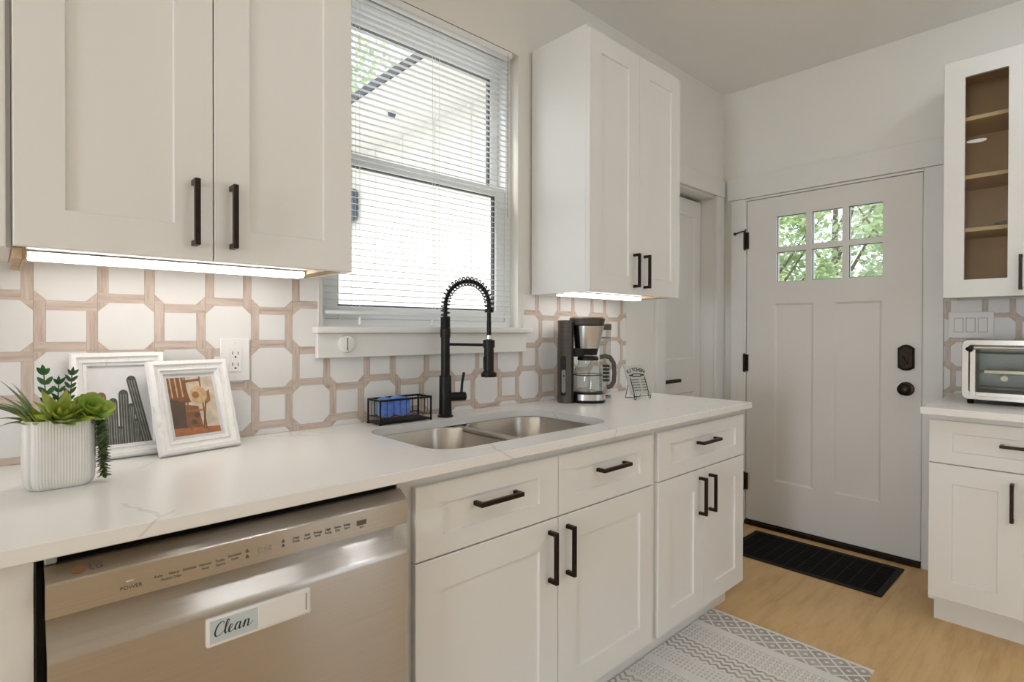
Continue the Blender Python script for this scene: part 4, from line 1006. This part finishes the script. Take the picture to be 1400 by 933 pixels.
for k in range(5):
    zc = CZT+0.085+0.0165*k; R = []
    for a0 in (0.0,):
        A = [(jx+0.0274*math.cos(t), jy+0.0274*math.sin(t), zc-0.006) for t in [math.radians(-165+70*i/8) for i in range(9)]]; B = [(x, y, z+0.0115) for x, y, z in A]
        ra, rb = m.ring(A), m.ring(B); m.bridge(ra, rb, 0, False)
obj('stencil_marks', m, 'ink', jr, label='dark stencilled marks')

# ------------------------------------------------------------------ kitchen conversions plaque on a wire easel
pq = thing('kitchen_sign', 'small glass KITCHEN sign on a wire easel at the counter end', 'sign', (2.165, -0.262, CZT), rotz=math.radians(-12))
LE = math.radians(21); TL = Matrix.Translation((0, 0.0, 0.022)) @ Matrix.Rotation(-LE, 4, 'X')
pw, ph_ = 0.126, 0.140
m = MB(); m.box(-pw/2, pw/2, -0.0025, 0.0025, 0, ph_, 0.0008); m.rot(TL)
MAT['plaque'] = paint('frosted_plaque', (0.52, 0.525, 0.48), 0.15, 0.05, 14); obj('plaque', m, 'plaque', pq, local=True)
m = MB()
for k, ch in enumerate('KITCHEN'):
    a = (k-3)/3*math.radians(20); rr_ = 0.135
    add_text(m, ch, (rr_*math.sin(a), -0.0032, 0.116-rr_*(1-math.cos(a))), 0.025, 0, 'CENTER', Matrix.Rotation(a, 4, 'Y'), 0.0006)
m.loft([[(x, y_, z) for x, z in rrect(0, 0.090, 0.056, 0.017, 0.004, 3)] for y_ in (-0.0026, -0.0032)], 0); 
for s_ in (-1, 1): m.loft([[(s_*(0.036+0.011*math.cos(t)), y_, 0.090+0.0045*math.sin(t)) for t in [2*PI*i/12 for i in range(12)]] for y_ in (-0.0026, -0.0032)], 0)
for k in range(5):
    z = 0.068-0.0125*k
    for j in range(9):
        if j == 5: continue
        x = -0.046+0.0108*j; m.box(x, x+0.0078, -0.0032, -0.0026, z-0.0020, z+0.0022)
m.rot(TL); obj('lettering', m, ['ink'], pq, local=True, label='dark printed lettering')
m = MB(); m.box(-0.022, 0.022, -0.0036, -0.0032, 0.0865, 0.0935); m.rot(TL); obj('rolling_pin_band', m, 'plaque', pq, local=True)
m = MB()
for s_ in (-1, 1):
    x = s_*0.045
    m.tube([TL @ Vector((x, 0.0042, 0.085)), TL @ Vector((x, 0.0042, 0.0)), (x, -0.004, 0.014), (x, -0.015, 0.014), (x, -0.018, 0.020)], 0.0016, 6)
    m.tube([TL @ Vector((x, 0.0042, 0.075)), (x, 0.055, 0.003)], 0.0016, 6)
    m.tube([TL @ Vector((x, -0.0045, 0.080)), TL @ Vector((x, -0.0045, 0.002)), (x, -0.006, 0.013)], 0.0016, 6)
    cxx = Vector((x, -0.010, 0.0075)); m.tube([cxx+Vector((0.006*math.cos(t), 0.0, 0.006*math.sin(t))) for t in [2*PI*i/14 for i in range(14)]], 0.0015, 6, closed=True)
m.tube([(-0.045, -0.004, 0.014), (0.045, -0.004, 0.014)], 0.0016, 6); m.tube([(-0.045, 0.055, 0.003), (0.045, 0.055, 0.003)], 0.0016, 6)
obj('easel', m, 'blackmetal', pq, local=True, label='thin black wire easel')

# ------------------------------------------------------------------ picture frames
def picframe(label, x, y, w, h, lean, rz, prof_w, draw, mats):
    t = thing('picture_frame', label, 'picture frame', (x, y, CZT), rotz=rz)
    M = Matrix.Translation((0, 0.0, 0.0005)) @ Matrix.Rotation(-lean, 4, 'X')
    m = MB(); pf = [(0.0, 0.0), (0.0, -0.012), (0.004, -0.018), (0.012, -0.0195), (0.016, -0.015), (0.024, -0.0125), (prof_w*0.72, -0.0155), (prof_w*0.80, -0.0105), (prof_w*0.93, -0.0100), (prof_w, -0.006), (prof_w, 0.0)]
    rings = [[(-w/2+i_, y_, i_), (w/2-i_, y_, i_), (w/2-i_, y_, h-i_), (-w/2+i_, y_, h-i_)] for i_, y_ in pf]
    rs = m.loft(rings, 0, False, False, False); m.bridge(rs[-1], rs[0], 0, True, False); m.rot(M); obj('frame', m, 'frame', t, local=True)
    m = MB(); pw_, hh = w-2*prof_w, h-2*prof_w
    m.box(-w/2+prof_w-0.002, w/2-prof_w+0.002, -0.004, -0.001, prof_w-0.002, h-prof_w+0.002, 0, 0); draw(m, pw_, hh, prof_w); m.rot(M); obj('print', m, mats, t, local=True, label='printed picture')
    m = MB(); m.box(-w/2+prof_w+0.0003, w/2-prof_w-0.0003, -0.0062, -0.0054, prof_w+0.0003, h-prof_w-0.0003); m.rot(M); obj('picture_glass', m, 'photoglass', t, local=True)
    m = MB(); m.box(-w/2+0.012, w/2-0.012, -0.0009, 0.0012, 0.012, h-0.012); m.box(-0.02, 0.02, 0.0012, 0.003, 0.03, h*0.55); m.rot(M); obj('backing', m, 'rubber', t, local=True)
    return t
def cactus_print(m, w, h, o):
    def stem(cx, wd, z0, z1, tilt, mi, k):
        P_ = []
        for i in range(9): a = PI*i/8; P_.append((cx+tilt*(z1-z0)+wd/2*math.cos(a), z1-wd/2+wd/2*math.sin(a)*1.2))
        P_ += [(cx-wd/2, z0), (cx+wd/2, z0)]
        y_ = -0.0042-0.00006*k; m.poly([(min(w/2, max(-w/2, a)), y_, o+min(h, max(0, b_))) for a, b_ in P_], mi)
        for j in range(-1, 2):
            x = cx+j*wd*0.26; m.poly([(x-wd*0.05, y_-0.00003, o+z0), (x+wd*0.05, y_-0.00003, o+z0), (x+wd*0.05+tilt*(z1-z0), y_-0.00003, o+z1-wd*0.5), (x-wd*0.05+tilt*(z1-z0), y_-0.00003, o+z1-wd*0.5)], 2)
    H = h; k = 1
    for cx, wd, z1, tl, mi in ((-0.30, 0.15, 0.66, 0, 3), (-0.12, 0.14, 0.58, 0, 1), (0.05, 0.16, 0.68, 0, 1), (0.17, 0.11, 0.50, 0, 1), (0.30, 0.10, 0.38, 0, 1), (0.40, 0.16, 0.86, -0.16, 1), (0.24, 0.09, 0.30, 0, 1), (-0.02, 0.10, 0.22, 0, 1), (-0.20, 0.13, 0.40, 0, 1), (-0.40, 0.14, 0.5, 0, 1)):
        stem(cx*w, wd*w, 0, z1*H, tl, mi, k); k += 1
picframe('larger white frame with a cactus photograph, leaning behind the succulents', 0.227, -0.088, 0.195, 0.262, math.radians(17), 0.0, 0.034, cactus_print, ['p_sky', 'p_cactus', 'p_cactuslight', 'p_cactusred'])
def chair_print(m, w, h, o):
    def pg(P_, mi, k): m.poly([((a-0.5)*w, -0.0042-0.00008*k, o+b_*h) for a, b_ in P_], mi)
    e_ = 0.05
    pg([(e_, e_), (1-e_, e_), (1-e_, 1-e_), (e_, 1-e_)], 1, 1)
    pg([(e_, 0.55), (0.45, 0.55), (0.36, 1-e_), (e_, 1-e_)], 2, 2); pg([(e_, 0.12), (0.30, 0.12), (0.34, 0.55), (e_, 0.62)], 3, 3); pg([(0.30, 0.12), (0.62, 0.12), (0.58, 0.48), (0.34, 0.52)], 2, 4)
    for a in (0.10, 0.20, 0.30): pg([(a, 0.64), (a+0.025, 0.64), (a+0.015, 1-e_), (a-0.01, 1-e_)], 4, 5)
    pg([(e_, e_), (1-e_, e_), (1-e_, 0.14), (e_, 0.17)], 6, 6)
    for x0, x1 in ((0.36, 0.385), (0.66, 0.68)): pg([(x0, 0.12), (x0+0.03, 0.12), (x1+0.02, 0.95), (x1-0.01, 0.95)], 2, 7)
    pg([(0.37, 0.86), (0.68, 0.88), (0.68, 0.92), (0.37, 0.90)], 2, 7); pg([(0.60, 0.12), (0.64, 0.12), (0.76, 0.55), (0.73, 0.56)], 2, 7); pg([(0.36, 0.40), (0.70, 0.40), (0.70, 0.43), (0.36, 0.43)], 5, 8)
    pg([(0.62+0.17*math.cos(t), 0.66+0.14*math.sin(t)) for t in [2*PI*i/18 for i in range(18)]], 4, 9); pg([(0.56+0.07*math.cos(t), 0.66+0.055*math.sin(t)) for t in [2*PI*i/14 for i in range(14)]], 5, 10)
    pg([(0.74, 0.50), (0.84, 0.55), (0.85, 0.74), (0.78, 0.70)], 5, 8)
    for x, z in ((0.12, 0.30), (0.18, 0.42), (0.45, 0.24), (0.52, 0.34), (0.22, 0.22)): pg([(x+0.06*math.cos(t), z+0.04*math.sin(t)) for t in [2*PI*i/9 for i in range(9)]], 3, 11)
picframe('smaller white frame in front, with a warm photograph of a chair and straw hat', 0.386, -0.132, 0.196, 0.243, math.radians(21), math.radians(10), 0.036, chair_print, ['p_mount', 'p_sand', 'p_brown', 'p_deep', 'p_straw', 'p_strawdark', 'p_clay'])

# ------------------------------------------------------------------ potted succulents
PX, PY = 0.0935, -0.283
pp_ = thing('potted_plant', 'artificial succulents in a white ribbed ceramic pot on the counter', 'plant', (PX, PY, CZT), rotz=math.radians(4))
def potring(s_, z):
    P_ = []
    W2, D2, r_ = 0.0560, 0.0440, 0.026
    base_ = rrect(0, 0, 2*W2, 2*D2, r_, 12)
    # resample densely for the ribs
    pts = []
    for i in range(len(base_)):
        a, b_ = Vector(base_[i]), Vector(base_[(i+1) % len(base_)]); n_ = max(1, int((b_-a).length/0.0011))
        for k in range(n_): pts.append(a+(b_-a)*k/n_)
    L = 0; out_ = []
    for i, p in enumerate(pts):
        d = (pts[(i+1) % len(pts)]-pts[i-1]).normalized(); nrm = Vector((d.y, -d.x))
        rib = 0.0004*math.cos(2*PI*p.x/0.0047) if abs(p.y) > D2-0.006 else 0.0
        gx = math.exp(-((abs(p.x)-(W2-0.0055))/0.0028)**2)*math.exp(-((abs(p.y)-(D2-0.012))/0.012)**2); gr = -0.0065*gx
        out_.append((p+nrm*(rib+gr))*s_)
    return [(q.x, q.y, z) for q in out_]
m = MB()
m.loft([potring(s_, z) for s_, z in ((0.80, 0.0), (0.88, 0.002), (0.95, 0.008), (0.99, 0.017), (1.0, 0.028), (1.0, 0.130), (0.985, 0.135), (0.93, 0.135), (0.91, 0.130), (0.905, 0.112))], 0, True, True); obj('pot', m, 'ceramic', pp_, local=True, sharp=45)
m = MB(); m.loft([[(a, b_, z) for a, b_ in rrect(0, 0, 0.098*k, 0.076*k, 0.02*k, 6)] for z, k in ((0.1125, 1.0), (0.128, 0.95), (0.134, 0.6), (0.136, 0.2))], 0); obj('moss', m, 'soil', pp_, local=True)
rnd = random.Random(5)
def rosette(name, c, n_, L, Wd, mat, tilt=(0, 0), flat=0.35, cup=0.3, layers=3, wp=(0.45, 1.0), seed=0, curl=0.35):
    rr_ = random.Random(seed); m = MB()
    Q = Matrix.Rotation(tilt[0], 3, 'X') @ Matrix.Rotation(tilt[1], 3, 'Y')
    for ly in range(layers):
        k = n_-ly*2 if n_-ly*2 > 3 else 3
        el = flat+ly*(1.25-flat)/max(1, layers-1)*0.85
        for i in range(k):
            a = 2*PI*(i+0.5*ly)/k+rr_.uniform(-0.12, 0.12)
            d = Vector((math.cos(a)*math.cos(el), math.sin(a)*math.cos(el), math.sin(el))); u_ = Vector((-math.cos(a)*math.sin(el), -math.sin(a)*math.sin(el), math.cos(el)))
            sc_ = (1-0.17*ly)*rr_.uniform(0.88, 1.08)
            m.leaf(Vector(c)+Q @ (Vector((math.cos(a), math.sin(a), 0))*0.003), Q @ d, Q @ u_, L*sc_, Wd*sc_, curl, 0, 7, cup=cup, wp=wp)
    return obj(name, m, mat, pp_, local=True, sharp=60)
rosette('agave_rosette', (0.000, -0.026, 0.134), 9, 0.062, 0.027, 'rosette', (0.62, 0.08), 0.34, 0.35, 3, (0.62, 0.9), 1, 0.25)
rosette('lime_rosette', (0.045, -0.022, 0.141), 9, 0.040, 0.037, 'echeveria', (0.70, 0.30), 0.22, 0.5, 4, (1.15, 0.62), 2, 0.4)
rosette('agave_rosette', (-0.026, -0.016, 0.128), 7, 0.044, 0.017, 'rosette', (0.4, -0.4), 0.5, 0.35, 2, (0.62, 0.9), 7, 0.25)
m = MB(); rr_ = random.Random(11)
for i in range(13):
    a = math.radians(rr_.uniform(130, 235)) if i < 9 else math.radians(rr_.uniform(60, 120)); el = rr_.uniform(0.55, 1.30) if i < 9 else rr_.uniform(0.9, 1.3)
    d = Vector((math.cos(a)*math.cos(el), math.sin(a)*math.cos(el), math.sin(el))); m.leaf((-0.036, -0.006, 0.122), d, (-d.x*d.z+0.2, -d.y*d.z-0.75, 1-d.z*d.z), rr_.uniform(0.075, 0.112), 0.0125, rr_.uniform(-1.0, -0.3), 0, 10, cup=0.3, wp=(0.35, 0.9))
obj('spiky_leaves', m, 'spike', pp_, local=True, sharp=60)
def sprig(name, base_, top, n_, L, mat, seed, wd=0.5):
    rr_ = random.Random(seed); m = MB(); b0, t0 = Vector(base_), Vector(top); mid = (b0+t0)/2+Vector((rr_.uniform(-.004, .004), 0.003, 0))
    pts = [b0.lerp(mid, t*2) if t < 0.5 else mid.lerp(t0, t*2-1) for t in [i/8 for i in range(9)]]; m.tube(pts, 0.0011, 6)
    for i in range(n_):
        t = 0.25+0.75*i/(n_-1); p = b0.lerp(t0, t); ax = (t0-b0).normalized()
        for s_ in (-1, 1):
            a = rr_.uniform(-0.5, 0.5); sd = Vector((math.cos(a)*s_, math.sin(a)*s_-0.25, 0)); d = (sd*0.75+ax*0.85).normalized(); m.leaf(p, d, Vector((0, -1, 0.35)), L*rr_.uniform(0.85, 1.1), L*wd, 0.12, 0, 8, cup=0.2, wp=(0.85, 0.62))
    m.leaf(t0, (t0-b0), Vector((0, -1, 0.2)), L, L*wd, 0.1, 0, 5, cup=0.15, wp=(0.75, 0.8))
    return obj(name, m, mat, pp_, local=True, sharp=60)
sprig('leafy_sprig', (-0.008, 0.012, 0.115), (-0.021, 0.016, 0.222), 5, 0.0205, 'zz', 1, 0.46)
sprig('leafy_sprig', (0.010, 0.014, 0.115), (0.024, 0.020, 0.218), 7, 0.0175, 'zz', 2, 0.38)
sprig('leafy_sprig', (0.004, 0.020, 0.115), (0.004, 0.030, 0.200), 5, 0.0175, 'zz', 3, 0.38)
def trail(name, path, n_, seed):
    rr_ = random.Random(seed); m = MB(); P_ = [Vector(p) for p in path]; m.tube(P_, 0.0012, 6)
    segs = [(P_[i+1]-P_[i]).length for i in range(len(P_)-1)]; tot = sum(segs)
    for k in range(n_):
        s_ = tot*(k+0.5)/n_; i = 0
        while i < len(segs)-1 and s_ > segs[i]: s_ -= segs[i]; i += 1
        p = P_[i].lerp(P_[i+1], s_/segs[i]); ax = (P_[i+1]-P_[i]).normalized(); a = k*2.4+rr_.uniform(-.3, .3)
        u_ = ax.orthogonal().normalized(); v_ = ax.cross(u_); d = (u_*math.cos(a)+v_*math.sin(a)+ax*0.75).normalized(); m.leaf(p, d, -ax, 0.0150, 0.0075, 0.25, 0, 5, cup=0.2, wp=(0.8, 0.7), th=0.003)
    return obj(name, m, mat_t, pp_, local=True, sharp=60)
mat_t = 'pearl'
trail('trailing_stem', [(0.038, -0.014, 0.128), (0.054, -0.020, 0.135), (0.0655, -0.024, 0.125), (0.0675, -0.026, 0.09), (0.0675, -0.026, 0.05), (0.069, -0.028, 0.012)], 95, 3)
trail('trailing_stem', [(0.040, 0.002, 0.128), (0.056, -0.004, 0.136), (0.0675, -0.008, 0.122), (0.069, -0.010, 0.085), (0.070, -0.012, 0.045)], 75, 4)
trail('trailing_stem', [(0.036, -0.026, 0.128), (0.053, -0.032, 0.134), (0.0640, -0.036, 0.120), (0.0655, -0.037, 0.085), (0.066, -0.037, 0.060)], 60, 5)

# ------------------------------------------------------------------ toaster oven, faces -x
to_ = thing('toaster_oven', 'stainless toaster oven on the right-hand counter, cut by the frame edge', 'toaster oven', (3.20, -1.52, 0.914))
TX0, TX1, TY0, TY1, TZ0, TZ1 = 3.060, 3.340, -1.288, -1.735, 0.931, 1.190
m = MB()
def tshell(x, ins): return [(x, a, b_) for a, b_ in rrect((TY0+TY1)/2, (TZ0+TZ1)/2, abs(TY1-TY0)-2*ins, TZ1-TZ0-2*ins, 0.022, 6)]
m.loft([tshell(TX1, 0.002), tshell(TX0+0.010, 0), tshell(TX0, 0.003), tshell(TX0, 0.024), tshell(TX0+0.010, 0.026), tshell(TX1-0.02, 0.026)], 0, True, True, True); obj('shell', m, 'ovensteel', to_, uv=True, sharp=40)
wy0, wy1, wz0, wz1 = -1.336, -1.625, 0.966, 1.146
m = MB(); m.box(TX0+0.011, TX1-0.022, TY0-0.027, TY0-0.029, TZ0+0.027, TZ1-0.027); m.box(TX1-0.024, TX1-0.021, TY0-0.027, TY1+0.10, TZ0+0.027, TZ1-0.027); m.box(TX0+0.011, TX1-0.022, -1.634, -1.637, TZ0+0.027, TZ1-0.027); m.box(TX0+0.011, TX1-0.022, TY0-0.029, -1.634, TZ1-0.030, TZ1-0.027); m.box(TX0+0.011, TX1-0.022, TY0-0.029, -1.634, TZ0+0.027, TZ0+0.030)
MAT['ovengrey'] = paint('oven_interior', (0.55, 0.555, 0.53), 0.4, 0.2, 8, metal=0.3); obj('cavity', m, 'ovengrey', to_)
dr = MB()
for a, b_, c, d in ((TY0-0.029, wy0, wz0-0.018, wz1+0.018), (wy1, -1.640, wz0-0.018, wz1+0.018), (wy0, wy1, wz0-0.018, wz0), (wy0, wy1, wz1, wz1+0.018)): dr.box(TX0-0.004, TX0+0.008, a, b_, c, d, 0.001)
do_ = obj('oven_door', dr, 'ovensteel', to_, uv=True)
m = MB(); m.box(TX0, TX0+0.004, wy0-0.0005, wy1+0.0005, wz0+0.0005, wz1-0.0005); obj('door_glass', m, 'ovenglass', do_)
m = MB(); m.cyl((TX0-0.032, TY0-0.034, 1.156), (TX0-0.032, -1.645, 1.156), 0.0075, seg=16); obj('handle_bar', m, 'ovensteel', do_, uv=True)
for yc in (TY0-0.038, -1.632):
    m = MB(); m.box(TX0-0.042, TX0-0.004, yc+0.009, yc-0.009, 1.146, 1.166, 0.004); m.cyl((TX0-0.032, yc+0.012, 1.150), (TX0-0.012, yc+0.006, 1.142), 0.009, 0.007, 12); obj('handle_bracket', m, 'black', do_)
m = MB()
for i in range(13): y_ = TY0-0.032-0.0245*i; m.cyl((TX0+0.020, y_, 1.044), (TX1-0.026, y_, 1.044), 0.0012, seg=6)
for x in (TX0+0.02, TX0+0.14, TX1-0.03): m.cyl((x, TY0-0.030, 1.0435), (x, -1.632, 1.0435), 0.0018, seg=6)
obj('rack', m, 'chrome', to_)
m = MB(); m.box(TX0+0.035, TX1-0.04, -1.362, -1.622, 1.0460, 1.0485); m.box(TX0+0.033, TX0+0.036, -1.362, -1.622, 1.046, 1.058); m.box(TX0+0.035, TX1-0.04, -1.360, -1.363, 1.046, 1.058); obj('baking_tray', m, 'chrome', to_)
m = MB()
for zz in (0.985, 1.132): m.cyl((TX0+0.09, TY0-0.030, zz), (TX0+0.09, -1.632, zz), 0.004, seg=8)
obj('heating_element', m, 'panelgrey', to_)
m = MB(); m.lathe([(0.013, 0), (0.013, 0.004), (0.008, 0.004), (0.008, 0.001), (0.004, 0.001), (0.004, 0.005), (0.0005, 0.005)], (TX1-0.0245, -1.405, 1.012), 20, axis='-x'); obj('convection_cap', m, 'chrome', to_)
m = MB(); m.box(TX0-0.002, TX0+0.012, -1.642, TY1+0.026, TZ0+0.026, TZ1-0.026, 0.002); cp = obj('control_panel', m, 'ovensteel', to_, uv=True)
for zz in (1.13, 1.06, 0.99):
    m = MB(); m.lathe([(0.018, 0), (0.017, 0.014), (0.015, 0.016)], (TX0-0.002, -1.676, zz), 20, axis='-x'); m.box(TX0-0.0195, TX0-0.017, -1.674, -1.678, zz-0.002, zz+0.014); obj('knob', m, 'black', cp)
for x in (TX0+0.022, TX1-0.03):
    for y_ in (TY0-0.030, TY1+0.03):
        m = MB(); m.lathe([(0.010, 0), (0.012, 0.004), (0.013, 0.019)], (x, y_, 0.914), 16); obj('foot', m, 'rubber', to_)
m = MB(); m.box(TX0+0.03, TX1-0.02, TY0-0.03, TY1+0.03, 0.9285, 0.9312); obj('crumb_tray', m, 'gasket', to_)

# ------------------------------------------------------------------ floor mats
mt = thing('door_mat', 'black rubber doormat lying in front of the entry door', 'mat', (3.185, -0.641, 0))
m = MB(); m.box(2.967, 3.403, -1.020, -0.262, 0.0003, 0.006, 0.002); obj('border', m, 'matgrey', mt, label='worn dark grey border')
m = MB(); m.box(2.995, 3.372, -0.992, -0.290, 0.0055, 0.0068); 
for i in range(9):
    x = 2.999+0.042*i
    m.box(x, x+0.034, -0.990, -0.292, 0.0065, 0.0085, 0.001)
obj('carpet_field', m, 'rubber', mt)
m = MB()
for i in range(1, 12): y_ = -0.292-0.698*i/12; m.box(2.999, 3.370, y_-0.0018, y_+0.0018, 0.0078, 0.0090)
obj('cross_ribs', m, 'matgrey', mt)
m = MB(); bm = m.bm
nx, ny = 80, 26; L_, W_2 = 2*RUG_HALF, 0.612
for s_ in (0,):
    g = [[bm.verts.new((-L_/2+L_*i/nx, -W_2/2+W_2*j/ny, 0.0062+0.0012*math.sin(i*0.9+j*0.35)*math.sin(j*0.5)*0.4)) for j in range(ny+1)] for i in range(nx+1)]
    for i in range(nx):
        for j in range(ny): m._q((g[i][j], g[i+1][j], g[i+1][j+1], g[i][j+1]), 0, True)
    per_ = [g[i][0] for i in range(nx+1)]+[g[nx][j] for j in range(1, ny+1)]+[g[i][ny] for i in range(nx-1, -1, -1)]+[g[0][j] for j in range(ny-1, 0, -1)]
    low = [bm.verts.new((v.co.x, v.co.y, 0.0004)) for v in per_]; m.bridge(low, per_, 0, True, True); m._q(list(reversed(low)), 0)
rg = obj('rug', m, 'rug', local=True); rg.location = (2.3015-RUG_HALF, -0.852, 0); rg.rotation_euler = (0, 0, math.radians(0.15))
tag(rg, 'cream and taupe patterned runner rug on the floor before the sink cabinets', 'rug')

# ------------------------------------------------------------------ recessed ceiling lamps (out of the frame: some mirrored in glass, others added for brightness)
spots = [(0.63, -1.0), (2.55, -1.9), (2.80, -2.67), (2.0, -2.9), (0.84, -2.16, 0.42), (0.95, -2.16, 0.42), (1.06, -2.16, 0.42), (1.17, -2.16, 0.42), (1.29, -2.16, 0.42), (-1.2, -2.3), (-2.8, -2.3), (-2.8, -1.0)]
cl0 = None
for i, (x, y, *k_) in enumerate(spots):
    if cl0 is None:
        cl0 = thing('ceiling_light', 'recessed white ceiling lamp, lit, mirrored in the cabinet glass', 'ceiling light', (x, y, ZC), 'recessed ceiling lamps')
        m = MB(); m.lathe([(0.085, -0.0005), (0.085, -0.005), (0.066, -0.008), (0.064, -0.003), (0.064, -0.0005)], (0, 0, 0), 32, cap0=False, cap1=False); obj('trim_ring', m, 'plastic', cl0, local=True)
        m = MB(); m.lathe([(0.0005, -0.0045), (0.064, -0.0045), (0.064, -0.0010), (0.0005, -0.0010)], (0, 0, 0), 32, cap0=False, cap1=False); obj('lens', m, 'candim', cl0, local=True)
        lensb = cl0.children[-1].data.copy(); lensb.materials[0] = MAT['can']
    else:
        c = copy_tree(cl0); c.location = (x, y, ZC)
        for ch in c.children:
            if ch.name.startswith('lens'): ch.data = lensb
        c['label'] = 'unseen recessed ceiling lamp, from a set extended to brighten the room'
        if k_:
            c.scale = (k_[0],)*3; c['label'] = 'small unseen spotlight, in a row of five added to streak the dishwasher steel'; c['group'] = 'added streak spotlights'  # row added only to put bright streaks on the dishwasher steel

# ------------------------------------------------------------------ outside
m = MB(); m.box(-30, 40, -30, 40, -0.62, -0.30); struct('ground', m, 'bounceground')
wing = thing('house_wing', 'white house wing with deep eave seen through the blind', 'building', (3.0, 2.6, -0.3))
m = MB(); m.box(2.413, 3.66, 0.17, 5.2, -0.3, 2.80); 
for k in range(12): y_ = 0.42+0.44*k; m.box(2.398, 2.4135, y_-0.019, y_+0.019, -0.3, 2.80)
obj('siding_wall', m, 'sidewhite', wing)
m = MB(); m.box(1.815, 3.66, 0.17, 5.6, 2.80, 2.83); obj('soffit', m, 'sidewhite', wing)
m = MB(); m.prism([(1.800, 2.795), (1.8145, 2.795), (1.8145, 2.832), (3.7, 3.75), (3.7, 3.85), (1.800, 2.850)], 0.17, 5.7, 0); obj('roof', m, 'shingle', wing)
m = MB(); m.lathe([(0.028, 0), (0.030, -0.012), (0.02, -0.04), (0.008, -0.048)], (0, 0, 0), 16); m.rot(Matrix.Translation((2.10, 1.81, 2.7995))); tag(obj('eave_lamp', m, 'meter'), 'small dark lamp under the white eave outside the window', 'lamp')
m = MB(); m.box(2.29, 2.3975, 2.90, 3.20, 2.22, 2.50, 0.01); m.cyl((2.29, 3.05, 2.36), (2.24, 3.05, 2.36), 0.09, seg=20); tag(obj('utility_meter', m, 'meter'), 'grey utility meter box on the white wall outside the window', 'meter')

def tree(label, x, y, h, cr, mat, seed, n_=1500, z0=1.0, ls=0.16, group='trees outside the house'):
    rr_ = random.Random(seed)
    t = thing('tree', label, 'tree', (x, y, -0.3), group)
    m = MB(); m.tube([(0, 0, 0), (0.05, 0.03, h*0.3), (-0.03, 0.02, h*0.6), (0.02, 0, h*0.85)], [cr*0.075, cr*0.06, cr*0.045, cr*0.02], 10)
    for i in range(7):
        a = rr_.uniform(0, 2*PI); zb = h*rr_.uniform(0.3, 0.65); m.tube([(0, 0, zb), (math.cos(a)*cr*0.45, math.sin(a)*cr*0.45, zb+h*0.14), (math.cos(a)*cr*0.8, math.sin(a)*cr*0.8, zb+h*0.26)], [cr*0.03, cr*0.02, cr*0.008], 6)
    obj('trunk', m, 'bark', t, local=True)
    m = MB(); cl = []
    for i in range(34):
        a = rr_.uniform(0, 2*PI); zf = rr_.uniform(0, 1); rad = cr*(0.25+0.75*math.sin(PI*(0.12+0.8*zf)))*rr_.uniform(0.45, 1.0); cl.append((math.cos(a)*rad, math.sin(a)*rad, z0+(h-z0)*zf))
    for i in range(n_):
        c = cl[rr_.randrange(len(cl))]; p = Vector((c[0]+rr_.gauss(0, cr*0.15), c[1]+rr_.gauss(0, cr*0.15), c[2]+rr_.gauss(0, cr*0.15)))
        d = Vector((rr_.uniform(-1, 1), rr_.uniform(-1, 1), rr_.uniform(-0.7, 0.5))).normalized(); u_ = Vector((rr_.uniform(-.5, .5), rr_.uniform(-.5, .5), 1)); u_ = (u_-d*u_.dot(d)).normalized(); s_ = d.cross(u_); l_ = ls*rr_.uniform(0.6, 1.3)
        m.poly([p, p+d*l_*0.5+s_*l_*0.3-u_*l_*0.05, p+d*l_, p+d*l_*0.5-s_*l_*0.3-u_*l_*0.05])
    obj('foliage', m, mat, t, local=True)
tree('bright green tree showing at the left of the door lites', 8.6, 1.95, 4.4, 0.95, 'leafA', 1, 5200, 0.2, 0.12)
tree('greyish tree showing in the middle of the door lites', 11.6, 1.75, 5.4, 1.25, 'leafC', 2, 5600, 0.2, 0.13)
tree('full green tree showing at the right of the door lites', 8.6, -0.15, 5.2, 1.0, 'leafB', 3, 6000, 0.2, 0.12)
tree('distant green tree behind the others outside the door', 16.5, 4.9, 7.5, 1.7, 'leafA', 4, 6000, 0.2, 0.22)
tree('distant pale tree far behind at the right of the door lites', 16.5, 1.2, 7.0, 1.7, 'leafC', 7, 5500, 0.2, 0.22)
tree('tall light green tree rising beyond the roof outside the window', 6.0, 10.0, 7.6, 2.0, 'leafA', 5, 2400, 2.5, 0.17)
tree('green tree further left beyond the eave outside the window', 1.6, 10.5, 6.8, 1.7, 'leafB', 6, 1500, 2.4, 0.16)
